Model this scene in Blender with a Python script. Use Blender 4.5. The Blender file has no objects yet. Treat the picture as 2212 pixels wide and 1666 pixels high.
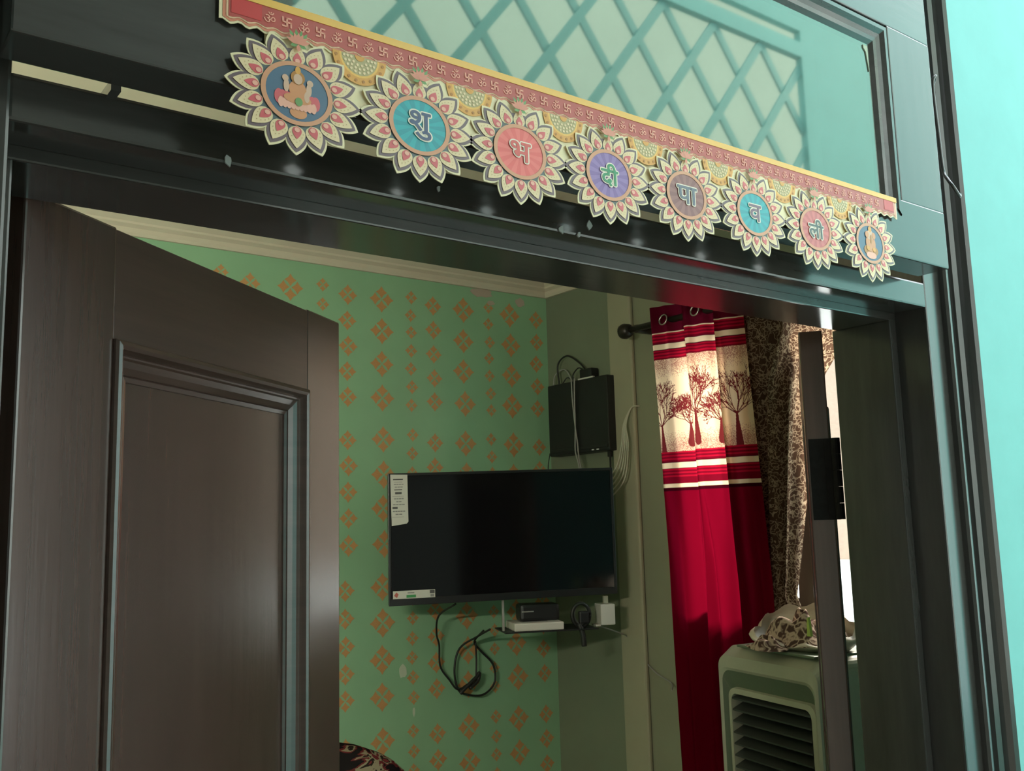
import bpy, bmesh, math, random
import numpy as np
from mathutils import Vector, Matrix

random.seed(7)
SC = bpy.context.scene
COL = SC.collection
EYE = 1.6                      # all z below are relative to the camera height; the floor is at -EYE
PI = math.pi

# ------------------------------------------------------------------ camera
F_PX = 2090.26
YAW, PITCH, ROLL = (math.radians(a) for a in (36.9607, 8.228, -1.5598))
fw = Vector((math.sin(YAW)*math.cos(PITCH), math.cos(YAW)*math.cos(PITCH), math.sin(PITCH)))
r0 = Vector((math.cos(YAW), -math.sin(YAW), 0)); u0 = r0.cross(fw)
rt = r0*math.cos(ROLL) + u0*math.sin(ROLL); up = -r0*math.sin(ROLL) + u0*math.cos(ROLL)
cd = bpy.data.cameras.new('camera'); cam = bpy.data.objects.new('camera', cd); COL.objects.link(cam)
cd.sensor_width = 36.0; cd.lens = F_PX/2212*36.0; cd.clip_start = 0.02
cam.matrix_world = Matrix(((rt.x, up.x, -fw.x, 0), (rt.y, up.y, -fw.y, -0.75), (rt.z, up.z, -fw.z, EYE), (0, 0, 0, 1)))
SC.camera = cam

# ------------------------------------------------------------------ world, sun, exposure
w = bpy.data.worlds.new('sky'); SC.world = w; w.use_nodes = True
bg = w.node_tree.nodes['Background']
bg.inputs[0].default_value = (0.86, 0.95, 1.0, 1); bg.inputs[1].default_value = 4.6
sd = bpy.data.lights.new('sun', 'SUN'); sd.energy = 9.0; sd.angle = math.radians(14); sd.color = (1.0, 0.9, 0.74)
sun = bpy.data.objects.new('sun', sd); COL.objects.link(sun)
sun.rotation_euler = Vector((-0.80, -0.22, -0.50)).to_track_quat('-Z', 'Y').to_euler()
sun.location = (6, 3, 6)
SC.view_settings.view_transform = 'Standard'; SC.view_settings.look = 'None'
SC.view_settings.exposure = 0.12; SC.view_settings.gamma = 1.0
SC.view_settings.use_curve_mapping = False

# ------------------------------------------------------------------ materials
def nt(name):
    m = bpy.data.materials.new(name); m.use_nodes = True
    t = m.node_tree; return m, t, t.nodes['Principled BSDF']
def mat(name, col, rough=0.5, metal=0.0, spec=0.5, var=0.0, vscale=(8, 8, 8), bump=0.0, bscale=None, coat=0.0, detail=5):
    m, t, b = nt(name)
    b.inputs['Base Color'].default_value = (*col, 1); b.inputs['Roughness'].default_value = rough
    b.inputs['Metallic'].default_value = metal; b.inputs['Specular IOR Level'].default_value = spec
    b.inputs['Coat Weight'].default_value = coat; b.inputs['Coat Roughness'].default_value = 0.18
    if var or bump:
        tc = t.nodes.new('ShaderNodeTexCoord')
        mp = t.nodes.new('ShaderNodeMapping'); mp.inputs['Scale'].default_value = vscale
        t.links.new(tc.outputs['Object'], mp.inputs[0])
        n = t.nodes.new('ShaderNodeTexNoise'); n.inputs['Scale'].default_value = 1.0; n.inputs['Detail'].default_value = detail
        n.inputs['Roughness'].default_value = 0.6
        t.links.new(mp.outputs[0], n.inputs['Vector'])
        if var:
            mr = t.nodes.new('ShaderNodeMapRange'); mr.inputs['From Min'].default_value = 0.3; mr.inputs['From Max'].default_value = 0.7
            mr.inputs['To Min'].default_value = 1-var; mr.inputs['To Max'].default_value = 1+var
            t.links.new(n.outputs['Fac'], mr.inputs['Value'])
            mx = t.nodes.new('ShaderNodeMix'); mx.data_type = 'RGBA'; mx.blend_type = 'MULTIPLY'; mx.inputs['Factor'].default_value = 1
            mx.inputs['A'].default_value = (*col, 1); t.links.new(mr.outputs[0], mx.inputs['B'])
            t.links.new(mx.outputs['Result'], b.inputs['Base Color'])
        if bump:
            bp = t.nodes.new('ShaderNodeBump'); bp.inputs['Strength'].default_value = bump; bp.inputs['Distance'].default_value = 0.004
            t.links.new(n.outputs['Fac'], bp.inputs['Height']); t.links.new(bp.outputs[0], b.inputs['Normal'])
    return m
def srgb(r, g, b):
    f = lambda c: (c/255/12.92 if c/255 <= 0.04045 else ((c/255+0.055)/1.055)**2.4)
    return (f(r), f(g), f(b))

M = {}
M['turq'] = mat('turquoise_wall_paint', (0.19, 0.53, 0.50), 0.65, var=0.04, vscale=(9, 9, 9), bump=0.05)
M['frame'] = mat('dark_gloss_frame_paint', (0.048, 0.045, 0.041), 0.14, spec=0.9, var=0.30, vscale=(4, 30, 30), bump=0.05, coat=0.3)
M['framev'] = mat('dark_gloss_post_paint', (0.052, 0.049, 0.045), 0.18, spec=0.9, var=0.25, vscale=(30, 30, 4), bump=0.05, coat=0.2)
M['wood'] = mat('brown_gloss_door_paint', (0.080, 0.043, 0.033), 0.25, spec=0.9, var=0.16, vscale=(70, 70, 3), bump=0.06, coat=0.8)
M['woodh'] = mat('brown_gloss_rail_paint', (0.080, 0.043, 0.033), 0.28, spec=0.8, var=0.2, vscale=(5, 5, 70), bump=0.10, coat=0.4)
M['iron'] = mat('painted_iron', (0.012, 0.012, 0.012), 0.65, spec=0.15, var=0.3, vscale=(60, 60, 60), bump=0.1)
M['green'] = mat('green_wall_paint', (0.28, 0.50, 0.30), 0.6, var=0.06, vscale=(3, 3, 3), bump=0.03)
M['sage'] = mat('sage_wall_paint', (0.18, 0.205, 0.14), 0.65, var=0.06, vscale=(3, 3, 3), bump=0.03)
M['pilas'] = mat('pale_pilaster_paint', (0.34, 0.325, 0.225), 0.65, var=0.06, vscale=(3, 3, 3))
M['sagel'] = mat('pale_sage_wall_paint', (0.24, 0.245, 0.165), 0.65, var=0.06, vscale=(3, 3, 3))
M['cream'] = mat('cream_ceiling_paint', (0.66, 0.60, 0.47), 0.7, var=0.05, vscale=(5, 5, 5))
M['corn'] = mat('cream_cornice_plaster', (0.62, 0.56, 0.44), 0.7, var=0.05, vscale=(5, 5, 5))
M['floor'] = mat('grey_floor_tile', (0.13, 0.125, 0.12), 0.4, var=0.1, vscale=(3, 3, 3))
M['neigh'] = mat('cream_neighbour_wall', (0.50, 0.55, 0.44), 0.8, var=0.06, vscale=(1, 1, 1))
M['porch_dimmer'] = mat('porch_dimming_grey', (0.20, 0.22, 0.21), 0.8, var=0.15, vscale=(3, 3, 3))  # dark tone chosen to dim the left side of the porch
M['bright_base'] = mat('bright_base_white', (0.82, 0.80, 0.76), 0.8)  # white put in to stand for brightness outdoors
M['beige'] = mat('beige_outer_wall', (0.33, 0.24, 0.175), 0.8, var=0.08, vscale=(1, 1, 1))
M['gold'] = mat('stencil_gold_paint', (0.56, 0.29, 0.115), 0.5, metal=0.0, var=0.15, vscale=(40, 40, 40))
M['patch'] = mat('bare_plaster', (0.50, 0.40, 0.33), 0.8)
M['scuff'] = mat('pale_scuff', (0.55, 0.62, 0.48), 0.8)
M['black'] = mat('black_plastic', (0.010, 0.010, 0.011), 0.42)
M['tvframe'] = mat('tv_bezel_plastic', (0.012, 0.012, 0.013), 0.3)
M['screen'] = mat('tv_screen_gloss', (0.004, 0.004, 0.005), 0.10, spec=0.35)
M['white'] = mat('white_plastic', (0.62, 0.60, 0.55), 0.45)
M['label'] = mat('white_label_paper', (0.60, 0.60, 0.55), 0.6)
M['ink'] = mat('dark_print', (0.08, 0.08, 0.08), 0.6)
M['inkl'] = mat('grey_print', (0.25, 0.25, 0.24), 0.6)
M['inkg'] = mat('green_print', (0.05, 0.30, 0.10), 0.6)
M['inkr'] = mat('red_print', (0.45, 0.10, 0.08), 0.6)
M['cable'] = mat('black_cable', (0.012, 0.014, 0.012), 0.5)
M['cablew'] = mat('pale_cable', (0.50, 0.49, 0.38), 0.5)
M['cableg'] = mat('grey_cable', (0.30, 0.30, 0.28), 0.4)
M['rod'] = mat('dark_rod_metal', (0.03, 0.025, 0.02), 0.35, metal=0.4)
M['steel'] = mat('steel_ring', (0.6, 0.58, 0.55), 0.3, metal=1.0)
M['cooler'] = mat('pale_grey_cooler_plastic', (0.38, 0.39, 0.30), 0.5, var=0.05, vscale=(12, 12, 12))
M['coolerd'] = mat('grey_green_cooler_plastic', (0.13, 0.17, 0.115), 0.5)
M['louvre'] = mat('dark_louvre_plastic', (0.035, 0.04, 0.036), 0.5)
M['bag'] = mat('off_white_bag', (0.58, 0.52, 0.42), 0.45, var=0.1, vscale=(20, 20, 20), bump=0.3)
M['lime'] = mat('lime_cloth', (0.45, 0.55, 0.12), 0.7)
M['led'] = mat('indicator_led_off_white', (0.8, 0.8, 0.8), 0.3)
M['lightspot'] = M['led']
M['sill'] = mat('window_frame_paint', (0.10, 0.075, 0.05), 0.5)
M['darkcloth'] = mat('dark_cloth', (0.02, 0.008, 0.012), 0.9)
M['flake'] = mat('white_flake', (0.5, 0.52, 0.5), 0.8)
M['teal_lat'] = mat('teal_lattice_paint', (0.14, 0.42, 0.39), 0.6)

def card(name, col, rough=0.3, coat=0.25):
    col = (min(col[0]*1.22, 0.97), col[1]*0.99, col[2]*0.93)
    return mat(name, col, rough, spec=0.5, coat=coat)
M['t_card'] = card('cream_card', srgb(226, 230, 190))
M['t_red'] = card('red_band_print', srgb(178, 82, 76))
M['t_redd'] = card('bright_red_print', srgb(196, 66, 66))
M['t_bord'] = card('tan_border_print', srgb(206, 140, 112))
M['t_pale'] = card('pale_line_print', srgb(240, 205, 170))
M['t_mark'] = card('pink_mark_print', srgb(232, 178, 156))
M['t_gold'] = card('gold_piping', srgb(236, 196, 96))
M['t_goldd'] = card('dark_gold_print', srgb(176, 128, 52))
M['t_goldm'] = card('gold_print', srgb(214, 166, 74))
M['t_bead'] = card('sage_bead_print', srgb(176, 176, 128))
M['t_plum'] = card('plum_outline_print', srgb(108, 96, 104))
M['t_slate'] = card('slate_print', srgb(86, 108, 112))
M['t_petal'] = card('petal_cream_print', srgb(226, 220, 178))
M['t_pink'] = card('petal_pink_print', srgb(206, 100, 108))
M['t_lpink'] = card('petal_light_pink_print', srgb(232, 184, 164))
M['t_ring'] = card('copper_ring_print', srgb(206, 160, 124))
M['t_green'] = card('leaf_green_print', srgb(104, 160, 96))
M['t_lotus'] = card('lotus_pink_print', srgb(214, 150, 128))
M['t_white'] = card('letter_outline_print', srgb(236, 240, 226))
M['t_skin'] = card('figure_gold_print', srgb(206, 152, 104))
M['t_skin2'] = card('figure_pale_print', srgb(206, 184, 160))
M['t_dot'] = card('dot_print', srgb(188, 172, 122))
for k, c1, c2 in (('blue', (74, 112, 142), (66, 102, 134)), ('teal', (18, 178, 190), (10, 160, 176)), ('coral', (236, 120, 116), (224, 104, 102)),
                  ('violet', (140, 122, 190), (124, 104, 176)), ('brown', (146, 104, 104), (130, 88, 90)), ('rose', (204, 116, 116), (190, 100, 102))):
    M['d_'+k] = card(k+'_disc_print', srgb(*c1)); M['d_'+k+'2'] = card(k+'_disc_ray_print', srgb(*c2))
M['l_navy'] = card('navy_letter_print', srgb(62, 86, 128)); M['l_red'] = card('red_letter_print', srgb(206, 92, 88))
M['l_green'] = card('green_letter_print', srgb(34, 150, 104)); M['l_slate'] = card('slate_letter_print', srgb(92, 112, 132)); M['l_dark'] = card('dark_letter_print', srgb(66, 92, 92))
M['l_plum'] = card('plum_letter_print', srgb(110, 96, 120))

# reflective film glass of the fanlight: half mirror, half see-through
m = bpy.data.materials.new('reflective_glass'); m.use_nodes = True; t = m.node_tree; t.nodes.clear()
o_ = t.nodes.new('ShaderNodeOutputMaterial'); g = t.nodes.new('ShaderNodeBsdfGlossy'); g.inputs['Roughness'].default_value = 0.03
g.inputs['Color'].default_value = (0.80, 0.95, 0.87, 1)
d = t.nodes.new('ShaderNodeBsdfTransparent'); d.inputs['Color'].default_value = (0.16, 0.24, 0.21, 1)
mx = t.nodes.new('ShaderNodeMixShader'); mx.inputs[0].default_value = 0.215
t.links.new(d.outputs[0], mx.inputs[1]); t.links.new(g.outputs[0], mx.inputs[2])
du = t.nodes.new('ShaderNodeBsdfDiffuse'); du.inputs['Color'].default_value = (0.62, 0.66, 0.58, 1)      # pale diffuse share, a milky haze put into the glass
mx2 = t.nodes.new('ShaderNodeMixShader'); mx2.inputs[0].default_value = 0.09
t.links.new(mx.outputs[0], mx2.inputs[1]); t.links.new(du.outputs[0], mx2.inputs[2]); t.links.new(mx2.outputs[0], o_.inputs[0])
M['glass'] = m
m = bpy.data.materials.new('clear_window_glass'); m.use_nodes = True; t = m.node_tree; t.nodes.clear()
o_ = t.nodes.new('ShaderNodeOutputMaterial'); g = t.nodes.new('ShaderNodeBsdfGlossy'); g.inputs['Roughness'].default_value = 0.05
d = t.nodes.new('ShaderNodeBsdfTransparent'); mx = t.nodes.new('ShaderNodeMixShader'); mx.inputs[0].default_value = 0.08
t.links.new(d.outputs[0], mx.inputs[1]); t.links.new(g.outputs[0], mx.inputs[2]); t.links.new(mx.outputs[0], o_.inputs[0])
M['pane'] = m

def cloth(name, build, trans=0.5):
    m = bpy.data.materials.new(name); m.use_nodes = True; t = m.node_tree; t.nodes.clear()
    o_ = t.nodes.new('ShaderNodeOutputMaterial'); a = t.nodes.new('ShaderNodeBsdfDiffuse'); b = t.nodes.new('ShaderNodeBsdfTranslucent')
    mx = t.nodes.new('ShaderNodeMixShader'); mx.inputs[0].default_value = trans
    c = build(t); t.links.new(c, a.inputs[0]); t.links.new(c, b.inputs[0])
    t.links.new(a.outputs[0], mx.inputs[1]); t.links.new(b.outputs[0], mx.inputs[2]); t.links.new(mx.outputs[0], o_.inputs[0])
    return m
def attr_col(t):
    a = t.nodes.new('ShaderNodeVertexColor'); a.layer_name = 'print'; return a.outputs[0]
M['curtain'] = cloth('printed_red_curtain', attr_col, 0.6)
def floral(c_dark, c_light, sc, th0, th1):
    def f(t):
        tc = t.nodes.new('ShaderNodeTexCoord'); n = t.nodes.new('ShaderNodeTexNoise'); n.inputs['Scale'].default_value = sc*0.6
        t.links.new(tc.outputs['Object'], n.inputs['Vector'])
        ad = t.nodes.new('ShaderNodeMix'); ad.data_type = 'RGBA'; ad.blend_type = 'ADD'; ad.inputs['Factor'].default_value = 0.10
        t.links.new(tc.outputs['Object'], ad.inputs['A']); t.links.new(n.outputs['Color'], ad.inputs['B'])
        v = t.nodes.new('ShaderNodeTexVoronoi'); v.feature = 'DISTANCE_TO_EDGE'; v.inputs['Scale'].default_value = sc
        t.links.new(ad.outputs['Result'], v.inputs['Vector'])
        v2 = t.nodes.new('ShaderNodeTexVoronoi'); v2.inputs['Scale'].default_value = sc*1.7
        t.links.new(ad.outputs['Result'], v2.inputs['Vector'])
        r = t.nodes.new('ShaderNodeMapRange'); r.inputs['From Min'].default_value = th0; r.inputs['From Max'].default_value = th1
        r.inputs['To Min'].default_value = 1; r.inputs['To Max'].default_value = 0
        t.links.new(v.outputs['Distance'], r.inputs['Value'])
        r2 = t.nodes.new('ShaderNodeMapRange'); r2.inputs['From Min'].default_value = 0.22; r2.inputs['From Max'].default_value = 0.30
        r2.inputs['To Min'].default_value = 0.45; r2.inputs['To Max'].default_value = 0
        t.links.new(v2.outputs['Distance'], r2.inputs['Value'])
        mxx = t.nodes.new('ShaderNodeMath'); mxx.operation = 'MAXIMUM'
        t.links.new(r.outputs[0], mxx.inputs[0]); t.links.new(r2.outputs[0], mxx.inputs[1])
        mx = t.nodes.new('ShaderNodeMix'); mx.data_type = 'RGBA'
        mx.inputs['A'].default_value = (*c_dark, 1); mx.inputs['B'].default_value = (*c_light, 1)
        t.links.new(mxx.outputs[0], mx.inputs['Factor']); return mx.outputs['Result']
    return f
M['lace'] = cloth('brown_floral_curtain', floral((0.11, 0.062, 0.04), (0.50, 0.37, 0.25), 42, 0.02, 0.10), 0.68)
M['lining'] = mat('added_brown_lining', (0.10, 0.062, 0.045), 0.9)
M['floral2'] = cloth('brown_floral_cloth', floral((0.10, 0.06, 0.05), (0.55, 0.42, 0.34), 30, 0.05, 0.16), 0.1)
def throwc(t):
    tc = t.nodes.new('ShaderNodeTexCoord'); mp = t.nodes.new('ShaderNodeMapping'); mp.inputs['Scale'].default_value = (6, 6, 16)
    mp.inputs['Rotation'].default_value = (0.3, 0.4, 0)
    t.links.new(tc.outputs['Object'], mp.inputs[0])
    n = t.nodes.new('ShaderNodeTexNoise'); n.inputs['Scale'].default_value = 1.6; n.inputs['Detail'].default_value = 6; n.inputs['Distortion'].default_value = 1.2
    t.links.new(mp.outputs[0], n.inputs['Vector']); cr = t.nodes.new('ShaderNodeValToRGB'); cr.color_ramp.interpolation = 'CONSTANT'
    e = cr.color_ramp.elements; e[0].position = 0; e[0].color = (0.012, 0.010, 0.010, 1); e[1].position = 0.47; e[1].color = (0.10, 0.02, 0.02, 1)
    for p, c in ((0.53, (0.22, 0.19, 0.12, 1)), (0.58, (0.02, 0.015, 0.012, 1)), (0.63, (0.14, 0.025, 0.025, 1))):
        q = e.new(p); q.color = c
    t.links.new(n.outputs['Fac'], cr.inputs[0]); return cr.outputs[0]
M['throw'] = cloth('patterned_throw', throwc, 0.02)

# ------------------------------------------------------------------ builders
WL = {}
def place(o, parent, loc):
    WL[o] = Vector(loc); COL.objects.link(o)
    if parent is not None:
        o.parent = parent; o.location = WL[o] - WL[parent]
    else:
        o.location = WL[o]
    return o
def empty(name, loc):
    o = bpy.data.objects.new(name, None); o.empty_display_size = 0.05
    return place(o, None, (loc[0], loc[1], loc[2]+EYE))
def mk(name, verts, faces, mats, parent=None, midx=None, smooth=False, attr=None):
    v = np.array(verts, float); v[:, 2] += EYE
    lo, hi = v.min(0), v.max(0); org = np.array(((lo[0]+hi[0])/2, (lo[1]+hi[1])/2, lo[2]))
    me = bpy.data.meshes.new(name); me.from_pydata((v-org).tolist(), [], faces)
    for m_ in (mats if isinstance(mats, (list, tuple)) else [mats]):
        me.materials.append(M[m_] if isinstance(m_, str) else m_)
    if midx is not None: me.polygons.foreach_set('material_index', midx)
    if smooth: me.polygons.foreach_set('use_smooth', [True]*len(me.polygons))
    if attr is not None:
        ca = me.color_attributes.new('print', 'FLOAT_COLOR', 'POINT'); ca.data.foreach_set('color', attr.ravel())
    me.update()
    return place(bpy.data.objects.new(name, me), parent, org)
def bm_out(bm):
    bm.verts.index_update()
    v = [tuple(q.co) for q in bm.verts]; f = [[q.index for q in p.verts] for p in bm.faces]; bm.free(); return v, f
def boxg(lo, hi, bev=0.0, seg=2):
    bm = bmesh.new(); bmesh.ops.create_cube(bm, size=1)
    for v in bm.verts: v.co = Vector([(lo[i]+hi[i])/2 + v.co[i]*(hi[i]-lo[i]) for i in range(3)])
    if bev: bmesh.ops.bevel(bm, geom=bm.edges[:], offset=bev, segments=seg, affect='EDGES', profile=0.6)
    return bm_out(bm)
def box(name, lo, hi, mats, parent=None, bev=0.0, fn=None, seg=2):
    v, f = boxg(lo, hi, bev, seg)
    if fn: v = [fn(*q) for q in v]
    return mk(name, v, f, mats, parent)
def multi(name, parts, mats, parent=None, midx=None, fn=None, smooth=False):
    V, Fc, mi = [], [], []
    for k, (v, f) in enumerate(parts):
        n = len(V); V += list(v); Fc += [[i+n for i in q] for q in f]
        mi += [midx[k] if midx else 0]*len(f)
    if fn: V = [fn(*q) for q in V]
    return mk(name, V, Fc, mats, parent, mi, smooth)
def prism(poly, y0, y1):
    """polygon in x,z extruded along y (front at y0)"""
    n = len(poly); v = [(p[0], y0, p[1]) for p in poly] + [(p[0], y1, p[1]) for p in poly]
    f = [list(range(n)), list(range(2*n-1, n-1, -1))] + [[i, i+n, (i+1) % n+n, (i+1) % n] for i in range(n)]
    return v, f
def tubeg(pts, r, n=8, caps=True):
    P = [Vector(p) for p in pts]; V, Fc = [], []
    prev = None
    for i, p in enumerate(P):
        a = P[max(i-1, 0)]; b = P[min(i+1, len(P)-1)]; tdir = (b-a).normalized()
        if prev is None:
            ref = Vector((0, 0, 1)) if abs(tdir.z) < 0.9 else Vector((1, 0, 0)); nx = tdir.cross(ref).normalized()
        else:
            nx = (prev - tdir*prev.dot(tdir)).normalized()
        prev = nx; ny = tdir.cross(nx); rr = r[i] if isinstance(r, (list, tuple)) else r
        for k in range(n):
            a_ = 2*PI*k/n; V.append(tuple(p + nx*math.cos(a_)*rr + ny*math.sin(a_)*rr))
    for i in range(len(P)-1):
        for k in range(n):
            Fc.append([i*n+k, i*n+(k+1) % n, (i+1)*n+(k+1) % n, (i+1)*n+k])
    if caps: Fc += [list(range(n-1, -1, -1)), list(range((len(P)-1)*n, len(P)*n))]
    return V, Fc
def spline(ctrl, n=8):
    P = [Vector(c) for c in ctrl]; P = [2*P[0]-P[1]] + P + [2*P[-1]-P[-2]]; out = []
    for i in range(1, len(P)-2):
        for k in range(n):
            s = k/n; a, b, c, d_ = P[i-1], P[i], P[i+1], P[i+2]
            out.append(0.5*((2*b) + (c-a)*s + (2*a-5*b+4*c-d_)*s*s + (3*b-a-3*c+d_)*s**3))
    out.append(P[-2]); return out
def tube(name, ctrl, r, mats, parent=None, n=8, k=8):
    v, f = tubeg(spline(ctrl, k) if k else ctrl, r, n); return mk(name, v, f, mats, parent, smooth=True)
def tag(o, label, cat, group=None, kind=None):
    o['label'] = label; o['category'] = cat
    if group: o['group'] = group
    if kind: o['kind'] = kind
    return o
def struct(o, label=None, cat=None):
    o['kind'] = 'structure'
    if label: o['label'] = label; o['category'] = cat
    return o
def mitred(inner, prof, fn, closed=True):
    """rectangular moulding: inner=(u0,u1,z0,z1) outer rectangle, prof=[(inset, height)] swept round with mitred corners"""
    u0_, u1_, z0, z1 = inner; V, Fc = [], []
    for d_, h in prof:
        V += [(u0_+d_, h, z0+d_), (u1_-d_, h, z0+d_), (u1_-d_, h, z1-d_), (u0_+d_, h, z1-d_)]
    for i in range(len(prof)-1):
        for k in range(4):
            a, b = i*4+k, i*4+(k+1) % 4
            Fc.append([a, b, b+4, a+4])
    return [fn(*q) for q in V], Fc

# ------------------------------------------------------------------ large structure
XW, YF = 2.676, 2.537            # right wall and far wall of the room
ZF, ZC = -EYE, 1.12              # floor, ceiling
XL = -1.3
WY0, WY1 = 0.050, 0.240          # front wall thickness
OL, OR_ = 0.055, 1.548           # wall opening for the door frame
ZTOP = 0.93
def slab(name, lo, hi, m_): return struct(box(name, lo, hi, m_))
slab('floor', (XL-0.2, -4.4, ZF-0.1), (XW+0.2, YF+0.2, ZF), 'floor')
slab('floor_yard', (XW+0.2, -4.4, ZF-0.1), (8.2, WY1, ZF), 'floor')
slab('ceiling', (XL-0.2, WY0, ZC), (XW+0.2, YF+0.2, ZC+0.12), 'cream')
wf = empty('wall_front', (0.8, 0.145, ZF)); struct(wf, 'bright turquoise painted wall around the doorway', 'wall')
box('wall_section', (XL-0.2, WY0, ZF), (OL, WY1, 2.3), 'turq', wf)
box('wall_section', (OR_, WY0, ZF), (XW+0.2, WY1, 2.3), 'turq', wf)
box('wall_section', (OL, WY0, ZTOP), (OR_, WY1, 2.3), 'turq', wf)
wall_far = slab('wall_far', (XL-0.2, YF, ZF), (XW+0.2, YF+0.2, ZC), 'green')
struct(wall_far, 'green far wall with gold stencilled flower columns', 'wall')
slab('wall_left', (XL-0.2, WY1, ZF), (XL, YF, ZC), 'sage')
# right wall with a low balcony opening (near) and a window opening (far)
WYA, WYM, WYB, WZA, WZB, BZ0 = 0.80, 1.28, 1.76, -0.30, 0.78, -1.25
wr = empty('wall_right', (XW+0.1, 1.4, ZF)); struct(wr, 'sage green side wall with the curtained window', 'wall')
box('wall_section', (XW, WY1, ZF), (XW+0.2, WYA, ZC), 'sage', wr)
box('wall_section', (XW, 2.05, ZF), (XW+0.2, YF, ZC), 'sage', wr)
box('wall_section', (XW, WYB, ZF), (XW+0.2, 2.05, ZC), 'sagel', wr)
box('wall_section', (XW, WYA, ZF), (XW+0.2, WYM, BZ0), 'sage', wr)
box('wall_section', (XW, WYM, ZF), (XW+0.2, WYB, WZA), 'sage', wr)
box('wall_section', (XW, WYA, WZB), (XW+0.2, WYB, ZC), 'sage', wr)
box('pilaster', (XW-0.022, 1.985, ZF), (XW, 2.118, ZC), 'pilas', wr, 0.012, seg=3)
def window(name, ya, yb, za, zb, label):
    e = empty(name, (XW+0.1, (ya+yb)/2, za)); struct(e, label, 'window'); fwid = 0.035
    for lo, hi in (((ya, za), (ya+fwid, zb)), ((yb-fwid, za), (yb, zb)), ((ya+fwid, zb-fwid), (yb-fwid, zb)), ((ya+fwid, za), (yb-fwid, za+fwid))):
        box('frame_bar', (XW+0.05, lo[0], lo[1]), (XW+0.10, hi[0], hi[1]), 'sill', e)
    box('pane', (XW+0.072, ya+fwid-0.004, za+fwid-0.004), (XW+0.076, yb-fwid+0.004, zb-fwid+0.004), 'pane', e)
window('window_2', WYM, WYB, WZA, WZB, 'window behind the red curtain in the side wall')
window('window_3', WYA, WYM, BZ0, WZB, 'tall window behind the floral curtain in the side wall')
# cornice
def cornice_prof():
    return [(0.0, 1.000), (0.012, 1.000), (0.016, 1.010), (0.016, 1.026), (0.030, 1.036), (0.030, 1.044), (0.052, 1.062), (0.068, 1.082), (0.072, 1.098), (0.086, 1.104), (0.086, 1.12), (0, 1.12)]
pr = cornice_prof(); V = []; n = len(pr)
for x, mit in ((XL, 0), (XW, 1)):
    V += [(x - (d_ if mit else 0), YF-d_, z) for d_, z in pr]
Fc = [[i, (i+1) % n, (i+1) % n+n, i+n] for i in range(n)] + [list(range(n)), list(range(2*n-1, n-1, -1))]
struct(mk('trim_1', V, Fc, 'corn'), 'stepped cream plaster cornice along the green wall', 'cornice')
V = []
for y, mit in ((YF, 1), (WY1, 0)):
    V += [(XW-d_, y - (d_ if mit else 0), z) for d_, z in pr]
# only runs over the plain green return up to the pilaster
V2 = V[:n] + [(XW-d_, 2.15, z) for d_, z in pr]
struct(mk('trim_2', V2, Fc, 'corn'), 'short cream cornice return at the room corner', 'cornice')

# porch / courtyard outside
LATY = -1.48; LX0, LX1, LZ0, LZ1 = 1.0, 3.23, -0.55, 1.87
wo = empty('wall_opposite', (1.5, LATY-0.1, ZF)); struct(wo, 'turquoise courtyard wall with lattice opening', 'wall')
T = 0.03
box('wall_section', (XL-0.2, LATY-T, ZF), (LX0, LATY, 2.5), 'porch_dimmer', wo)  # darkened stretch, cuts bounce light onto the jamb
box('wall_section', (LX1, LATY-T, ZF), (4.6, LATY, 2.5), 'turq', wo)
box('wall_section', (LX0, LATY-T, ZF), (LX1, LATY, LZ0), 'turq', wo)
box('wall_section', (LX0, LATY-T, 1.985), (LX1, LATY, 2.5), 'turq', wo)
box('wall_section', (LX0, LATY-T, LZ1), (LX1, LATY, 1.935), 'turq', wo)
slab('wall_end', (XL-0.2, LATY, ZF), (XL, WY0, 2.5), 'porch_dimmer')  # unseen end wall, kept dark to dim light from the left
slab('shade_slab', (XL-0.2, LATY-0.1, 1.75), (1.0, WY0, 1.87), 'porch_dimmer')  # unseen slab added to shade the left of the porch
wns = empty('wall_neighbour_side', (8.1, 4.0, ZF)); struct(wns, 'beige outer wall with its lower part whitened as bright daylight across the side yard', 'wall')
box('wall_section', (8.0, -2.0, -0.4), (8.2, 10.0, 1.8), 'beige', wns)
box('bright_base', (7.98, -2.0, ZF), (8.2, 10.0, -0.4), 'bright_base', wns)  # white colour stands in for the brightness low outside the window
slab('ground_yard', (XW+0.2, WY1+0.0, ZF-0.1), (8.2, 10.0, ZF), 'bright_base')
nb = empty('wall_neighbour', (4.0, -4.5, ZF)); struct(nb, 'neighbouring house wall, white added below to brighten reflections, cream above', 'wall')
box('wall_section', (-4.0, -4.6, 2.75), (12.0, -4.4, 6.0), 'neigh', nb)
box('wall_section', (-4.0, -4.6, ZF), (12.0, -4.4, 2.75), 'bright_base', nb)  # white storey added to brighten the glints on the door head
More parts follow.
